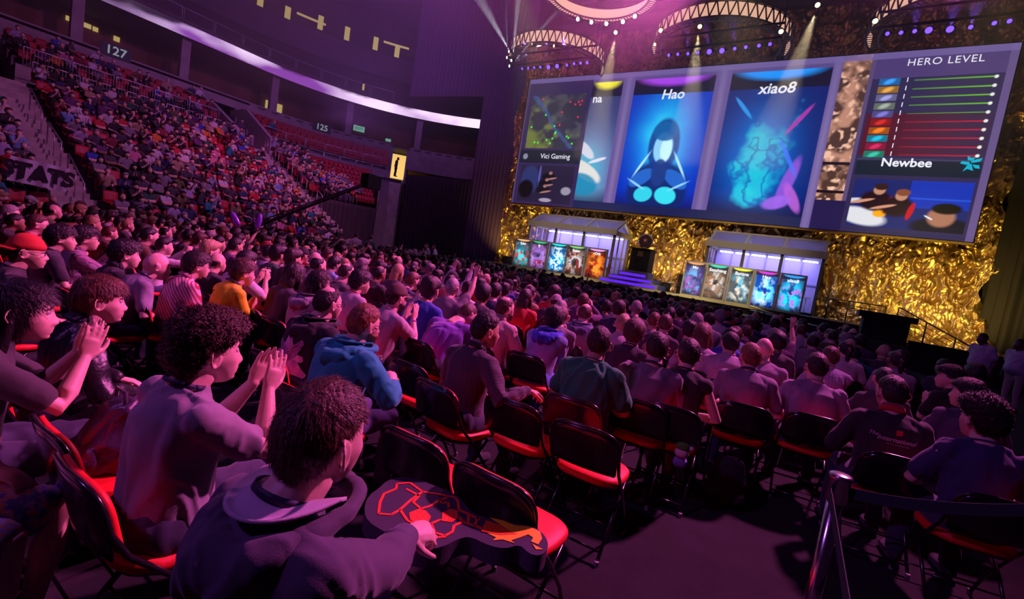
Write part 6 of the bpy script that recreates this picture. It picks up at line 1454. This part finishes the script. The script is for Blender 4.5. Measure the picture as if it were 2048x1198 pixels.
# ================================================================== THE CROWD
rnd = random.Random(11)
GARM = ['black', 'charcoal', 'grey', 'navy', 'white', 'maroon', 'plum', 'olive', 'teal', 'sky blue', 'royal blue', 'red', 'pink', 'brown', 'tan', 'dark green', 'orange', 'lilac']
GCOL = {'black': (.02, .018, .022), 'charcoal': (.06, .055, .07), 'grey': (.22, .20, .24), 'navy': (.025, .03, .10), 'white': (.60, .57, .62), 'maroon': (.20, .015, .04), 'plum': (.12, .04, .14), 'olive': (.13, .14, .05), 'teal': (.02, .20, .25),
        'sky blue': (.18, .34, .60), 'royal blue': (.03, .07, .45), 'red': (.50, .02, .03), 'pink': (.60, .20, .34), 'brown': (.12, .06, .035), 'tan': (.40, .28, .18), 'dark green': (.02, .10, .06), 'orange': (.65, .20, .03), 'lilac': (.36, .30, .48)}
GW = [9, 8, 6, 6, 5, 3, 3, 2, 2, 3, 2, 3, 2, 2, 2, 2, 1, 3]
VAR = []   # pose / hair / sleeve variants seen in the crowd
VD = [dict(hair='short', sleeve='short', lean=4), dict(hair='thick', sleeve='long', lean=10, armL='clap', armR='clap'), dict(hair='mid', sleeve='short', lean=8, armL='clapup', armR='clapup'), dict(hair='long', sleeve='short', lean=5, armL='cross', armR='cross'),
      dict(hair='short', sleeve='short', lean=16, armR='chin', cap=True), dict(hair='buzz', sleeve='long', lean=12, armL='lap', armR='chin'), dict(hair='crop', sleeve='short', lean=20, hunch=.2), dict(hair='pony', sleeve='long', lean=6, armL='clap', armR='clap'),
      dict(hair='bald', sleeve='short', lean=4, armL='cross', armR='cross', bulk=1.2), dict(hair='curly', sleeve='short', lean=6), dict(hair='thin', sleeve='long', lean=8, bulk=1.2, armR='lap', armL='clap'), dict(hair='mid', sleeve='long', lean=0, armL='cross', armR='cross', cap=False),
      dict(hair='short', sleeve='short', lean=4, armR='up', armL='lap'), dict(hair='crop', sleeve='long', lean=4, armR='phone', armL='phone')]
HWORD = {'short': 'short', 'thick': 'thick', 'mid': 'tousled', 'long': 'long', 'buzz': 'shaved', 'crop': 'cropped', 'pony': 'tied', 'bald': 'balding', 'curly': 'curly', 'thin': 'thinning'}
PWORD = ['hands on lap', 'clapping low', 'clapping high', 'arms crossed', 'wearing a cap', 'hand at chin', 'bent forward', 'clapping low', 'arms crossed', 'hands on lap', 'one hand clapping', 'arms crossed', 'one arm up', 'arms held up']
for i, d in enumerate(VD):
    sp = dict(d); hr = sp.pop('hair'); cp = sp.pop('cap', None); sp['seed'] = 100 + i; P = person_parts(sp, 0); P['hair'] = None
    hm = hair_mesh(STY[hr], P['HM'], i, False, 0); me = bpy.data.meshes.new('hair'); me.from_pydata([tuple(v) for v in hm.v], [], hm.f); me.polygons.foreach_set('use_smooth', [True] * len(me.polygons)); me.materials.append(hair_m)
    for nm, m in (('body', skin_m), ('shirt', cloth_m), ('trousers', cloth_m)): P[nm].materials.clear(); P[nm].materials.append(m)
    parts = {'hair': me, 'shirt': P['shirt'], 'trousers': P['trousers']}
    for j, sh_ in enumerate(P['shoes']): sm2 = bpy.data.meshes.new('shoe'); sm2.from_pydata([tuple(v) for v in sh_.v], [], sh_.f); sm2.materials.append(cloth_m); parts['shoe%d' % j] = sm2
    if cp:
        c = cap_mesh(P['HM'], False, .016); cm = bpy.data.meshes.new('cap'); cm.from_pydata([tuple(v) for v in c.v], [], c.f); cm.materials.append(cap_m); parts['cap'] = cm
    # the same figure with few faces, for the distant mass
    low = []
    for nm, me_ in (('skin', P['body']), ('hair', me), ('shirt', P['shirt']), ('pants', P['trousers'])):
        t = bpy.data.objects.new('t', me_); COL.objects.link(t); dm = t.modifiers.new('d', 'DECIMATE'); dm.ratio = min(1, {'skin': 200, 'hair': 50, 'shirt': 130, 'pants': 36}[nm] / max(1, len(me_.polygons)))
        q = bpy.data.meshes.new_from_object(t.evaluated_get(bpy.context.evaluated_depsgraph_get())); bpy.data.objects.remove(t)
        V_ = getco(q).astype(float); F_ = []
        for p in q.polygons:
            v = p.vertices
            for j in range(1, len(v) - 1): F_.append((v[0], v[j], v[j + 1]))
        low.append((nm, V_, np.array(F_))); bpy.data.meshes.remove(q)
    VAR.append(dict(body=P['body'], parts=parts, low=low, hair=hr, hl=P['HM'].translation.copy(), cap=bool(cp), sleeve=d['sleeve'], yawv=0))
SK = ['fair', 'pink', 'tan', 'asian', 'pink', 'fair', 'brown', 'asian']; HK = ['black', 'dark', 'brown', 'black', 'dark', 'auburn', 'blond', 'grey']
HCW = {'black': 'black', 'dark': 'dark', 'brown': 'brown', 'auburn': 'auburn', 'blond': 'blond', 'grey': 'grey'}
spots = []   # x, y, z, rz(deg), zone
# floor rows
rows = [1.85, 2.95, 4.0, 4.95] + [5.95 + .98 * i for i in range(16)]
for ri, ry in enumerate(rows):
    x = 1.75 - (0.0 if ry > 6 else 99)
    xs = []
    if ry > 5.9: xr = 1.9 if ry < 11 else 2.2
    elif ry > 4.5: xr = -1.9
    elif ry > 3.5: xr = -2.1
    elif ry > 2.5: xr = -3.6
    else: xr = -5.6
    x = xr
    while x > -19.4:
        if rnd.random() < .94 and not (x > -5 and ry > 17.2) and not (ry > 9 and x > 1.2) and not (x > -9 and ry > 19.4):
            yy = ry + rnd.uniform(-.06, .06); xx = x + rnd.uniform(-.05, .05)
            if all((xx - a) ** 2 + (yy - b) ** 2 > .30 for a, b in HERO):
                hd = math.degrees(math.atan2(-(-7 - xx), 29 - yy)); 
                if yy > 7 and xx < -6: zn = 'floor below black drapes' if yy > 14 else 'floor below camera crane'
                elif yy > 16: zn = 'floor nearest the stage'
                elif yy > 10: zn = 'floor before violet steps' if xx < -2 else 'floor before right booth'
                elif xx < -6: zn = 'floor near plaid shirt'
                elif xx < -2: zn = 'floor beyond purple shirt'
                else: zn = 'floor behind grey t-shirts'
                spots.append((xx, yy, 0., hd * .5, zn, hd))
        x -= .54
# stand seats
seats = []
ROWN = ['first', 'second', 'third', 'fourth', 'fifth', 'sixth', 'seventh', 'eighth', 'ninth', 'tenth', 'eleventh', 'twelfth', 'thirteenth', 'fourteenth', 'fifteenth']
def stand_row(s0, s1, d, z, occ, zn, k):
    n = int((s1 - s0 - .1) / .53)
    for i in range(n):
        s = s0 + .30 + i * (s1 - s0 - .5) / max(1, n - 1)
        p = bowl(s, d + .42, z); v = bdir(s); rz = math.degrees(math.atan2(-v.x, v.y)); o = rnd.random() < occ(s, k)
        seats.append((p, rz, o, zn, k))
        if o:
            q = bowl(s, d + .40, z + .02); spots.append((q.x, q.y, q.z, rz + rnd.uniform(0, 22), zn, None))
for k in range(NLOW):
    stand_row(6.6, 16.5, tread(k), rowz(k), lambda s, k: .90 if k < 9 else .76, 'near stand, ' + ('lower' if k < 5 else 'middle' if k < 10 else 'upper') + ' rows', k)
    stand_row(-1.0, 5.0, tread(k), rowz(k), lambda s, k: .93 if k < 10 else 0., 'left of aisle stairs', k) if k < 11 else None
    if k >= 8: stand_row(18.3, 29.0, tread(k), rowz(k), lambda s, k: max(0, .95 - max(0, s - 20.0) * (.12 if k < 11 else .30)), 'far stand block', k)
for k in range(4):
    stand_row(6.6, 16.1, UP0 + .85 * k, upz(k), lambda s, k: .62 if k < 3 else .4, 'above near guard rail', 15 + k)
    stand_row(18.8, 31.0, UP0 + .85 * k, upz(k), lambda s, k: .02, 'above far guard rail', 15 + k)
    stand_row(0.5, 4.9, UP0 + .85 * k, upz(k), lambda s, k: .7, 'top left, below suites', 15 + k)
def vis(p, m=40):
    q = M.T @ np.array([p[0], p[1], p[2] - H_CAM]); 
    if q[2] < .3: return False
    u, v = 1024 + FPX * q[0] / q[2], 599 + FPX * q[1] / q[2]; return -m < u < 2048 + m and -m < v < 1198 + m
def dist(p): q = M.T @ np.array([p[0], p[1], p[2] + 1.2 - H_CAM]); return q[2]
spots = [s for s in spots if vis((s[0], s[1], s[2] + 1.2))]; spots.sort(key=dist)
used = set(); NIND = 300 - len(HERO); mass = []
def pick(i, stand):
    r = rnd.random()
    vi = rnd.choice([0, 1, 2, 3, 4, 5, 6, 7, 8, 9, 10, 11, 0, 6, 9] + ([12, 13] if r < .35 else [])); g_ = rnd.choices(GARM, GW)[0]; h_ = rnd.choice(HK); s_ = rnd.choice(SK)
    if s_ in ('brown', 'asian'): h_ = 'black'
    if not stand and dist_now > 15 and vi in (12,) and rnd.random() < .5: vi = 0
    return vi, g_, h_, s_
for i, (x, y, z, rz, zn, hd) in enumerate(spots):
    dist_now = dist((x, y, z)); sc = rnd.uniform(.94, 1.04) * (1.02 if z == 0 else .98)
    for t in range(60):
        vi, g_, h_, s_ = pick(i, z > .5); v = VAR[vi]
        hw = ('%s %s hair' % (HWORD[v['hair']], HCW[h_])); gar = g_ + (' t-shirt' if v['sleeve'] == 'short' else ' top')
        lab = 'person with %s in %s %s, %s' % (hw, gar, PWORD[vi], zn)
        if lab not in used: break
    used.add(lab); pc = rnd.choice([(.03, .035, .08), (.02, .02, .025), (.10, .08, .06), (.05, .06, .14)]); a = math.radians(rz + rnd.uniform(-8, 8))
    if i < NIND:
        b = link('person', v['body']); b.location = (x, y, z); b.rotation_euler = (0, 0, a); b.scale = (sc, sc, sc); b.color = (*SKIN[s_], 1); tag(b, lab, 'person', ('spectators on the floor' if z < .5 else 'spectators in the stand'), 'thing')
        for nm, me_ in v['parts'].items():
            nm = nm.rstrip('01'); o = link(nm, me_, b); o.color = (*{'hair': HAIR[h_], 'shirt': GCOL[g_], 'trousers': pc, 'shoe': (.03, .03, .03), 'cap': rnd.choice([(.02, .02, .03), (.4, .38, .42), (.3, .03, .04)])}[nm], 1)
        if z < .5 and y < 8.5: chair(x + 0., y + .0, rz, 'folding chair under person with %s in %s, %s' % (hw, gar, zn), 'occupied folding chairs')
    else: mass.append((x, y, z, a, sc, vi, SKIN[s_], HAIR[h_], GCOL[g_], pc))
VV, FF, CC = [], [], []; off = 0
for x, y, z, a, sc, vi, c1, c2, c3, c4 in mass:
    R = np.array(((math.cos(a), -math.sin(a), 0), (math.sin(a), math.cos(a), 0), (0, 0, 1))) * sc
    for (nm, V_, F_), c in zip(VAR[vi]['low'], (c1, c2, c3, c4)):
        VV.append(V_ @ R.T + (x, y, z)); FF.append(F_ + off); CC.append(np.tile((*c, 1), (len(V_), 1))); off += len(V_)
VV = np.concatenate(VV); FF = np.concatenate(FF); CC = np.concatenate(CC)
me = bpy.data.meshes.new('crowd'); me.vertices.add(len(VV)); me.vertices.foreach_set('co', VV.astype(np.float32).ravel()); me.loops.add(len(FF) * 3); me.loops.foreach_set('vertex_index', FF.astype(np.int32).ravel())
me.polygons.add(len(FF)); me.polygons.foreach_set('loop_start', np.arange(len(FF), dtype=np.int32) * 3); me.polygons.foreach_set('use_smooth', np.ones(len(FF), bool)); me.update(calc_edges=True)
ca = me.color_attributes.new('Col', 'FLOAT_COLOR', 'POINT'); ca.data.foreach_set('color', CC.astype(np.float32).ravel()); me.materials.append(mat('crowd_cloth', rough=.75, attr='Col')); cr = link('crowd', me)
tag(cr, 'dense mass of distant seated spectators filling the rest of the stand and floor', 'crowd', kind='stuff')
# ---- red stadium seats
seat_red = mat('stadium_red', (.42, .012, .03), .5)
def make_seat():
    root = empty('stadium_seat')
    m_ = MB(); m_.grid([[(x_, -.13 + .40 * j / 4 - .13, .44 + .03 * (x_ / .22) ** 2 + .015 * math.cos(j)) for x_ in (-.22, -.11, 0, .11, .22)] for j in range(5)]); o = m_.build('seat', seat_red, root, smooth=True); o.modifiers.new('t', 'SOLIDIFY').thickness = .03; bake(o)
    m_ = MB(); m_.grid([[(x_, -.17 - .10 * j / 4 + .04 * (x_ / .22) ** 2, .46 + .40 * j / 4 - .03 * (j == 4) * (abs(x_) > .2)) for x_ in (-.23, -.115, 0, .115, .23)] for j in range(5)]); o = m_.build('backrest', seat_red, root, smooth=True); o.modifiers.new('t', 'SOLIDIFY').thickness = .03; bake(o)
    m_ = MB(); m_.bar((-.25, -.15, .02), (-.25, -.12, .60), .04, .05); m_.bar((-.25, -.15, .60), (-.25, .18, .60), .05, .03); m_.build('armrest', mat('seat_iron', (.04, .035, .04), .6), root)
    return root
seats = [s for s in seats if vis(s[0])]
# a free seat shows more than an occupied one
seats.sort(key=lambda s: dist(s[0]) + (14 if s[2] else 0)); S0 = make_seat(); SV = []; SF = []; off = 0
col = {}
for i, (p, rz, o, zn, k) in enumerate(seats):
    if i < 299:
        c = S0 if i == 0 else copy_tree(S0); c.location = p; c.rotation_euler = (0, 0, math.radians(rz))
        tag(c, ('occupied red seat, ' if o else 'free red seat, ') + zn + (', %s row up' % ROWN[k] if k < 15 else ', %s row' % ['front', 'second', 'third', 'last'][k - 15]), 'seat', ('occupied' if o else 'free') + ' red seats ' + zn + ' row %d' % (k + 1))
    else:
        a = math.radians(rz); R = np.array(((math.cos(a), -math.sin(a), 0), (math.sin(a), math.cos(a), 0), (0, 0, 1)))
        bx = []
        for x0_, x1_, y0_, y1_, z0_, z1_ in ((-.22, .22, -.16, .16, .42, .46), (-.23, .23, -.27, -.22, .46, .86)):
            bx += [(x0_,y0_,z0_),(x1_,y0_,z0_),(x1_,y1_,z0_),(x0_,y1_,z0_),(x0_,y0_,z1_),(x1_,y0_,z1_),(x1_,y1_,z1_),(x0_,y1_,z1_)]
        SV.append(np.array(bx) @ R.T + np.array(p)); f_ = np.array([(0,3,2,1),(4,5,6,7),(0,1,5,4),(1,2,6,5),(2,3,7,6),(3,0,4,7)]); SF += [f_ + off, f_ + off + 8]; off += 16
if SV:
    SV = np.concatenate(SV); SF = np.concatenate(SF); me = bpy.data.meshes.new('seating'); me.from_pydata([tuple(v) for v in SV], [], [tuple(int(i) for i in f) for f in SF]); me.materials.append(seat_red)
    tag(link('distant_seating', me), 'remaining rows of small red stadium seats high in the stand', 'seating', kind='stuff')
print('CROWD', len(spots), len(mass), 'SEATS', len(seats), 'CHAIRS', len(CHAIRS))

import gc
VV = FF = CC = mass = spots = SV = SF = None
# ================================================================== HAZE in the upper half of the hall
hz = bpy.data.materials.new('stage_haze'); hz.use_nodes = True; N = hz.node_tree.nodes; L = hz.node_tree.links; N.remove(N['Principled BSDF'])
vs_ = N.new('ShaderNodeVolumeScatter'); vs_.inputs['Density'].default_value = .012; vs_.inputs['Anisotropy'].default_value = .25; vs_.inputs['Color'].default_value = (1, 1, 1, 1)
L.new(vs_.outputs[0], N['Material Output'].inputs['Volume'])
mb = MB(); mb.box(-52, 11, 4, 28.5, 7.5, 25.2); hzo = mb.build('haze', hz); tag(hzo, 'thin stage haze hanging under the roof of the hall', 'haze', kind='stuff')

gc.collect(); bpy.data.orphans_purge(do_recursive=True) if hasattr(bpy.data, 'orphans_purge') else None
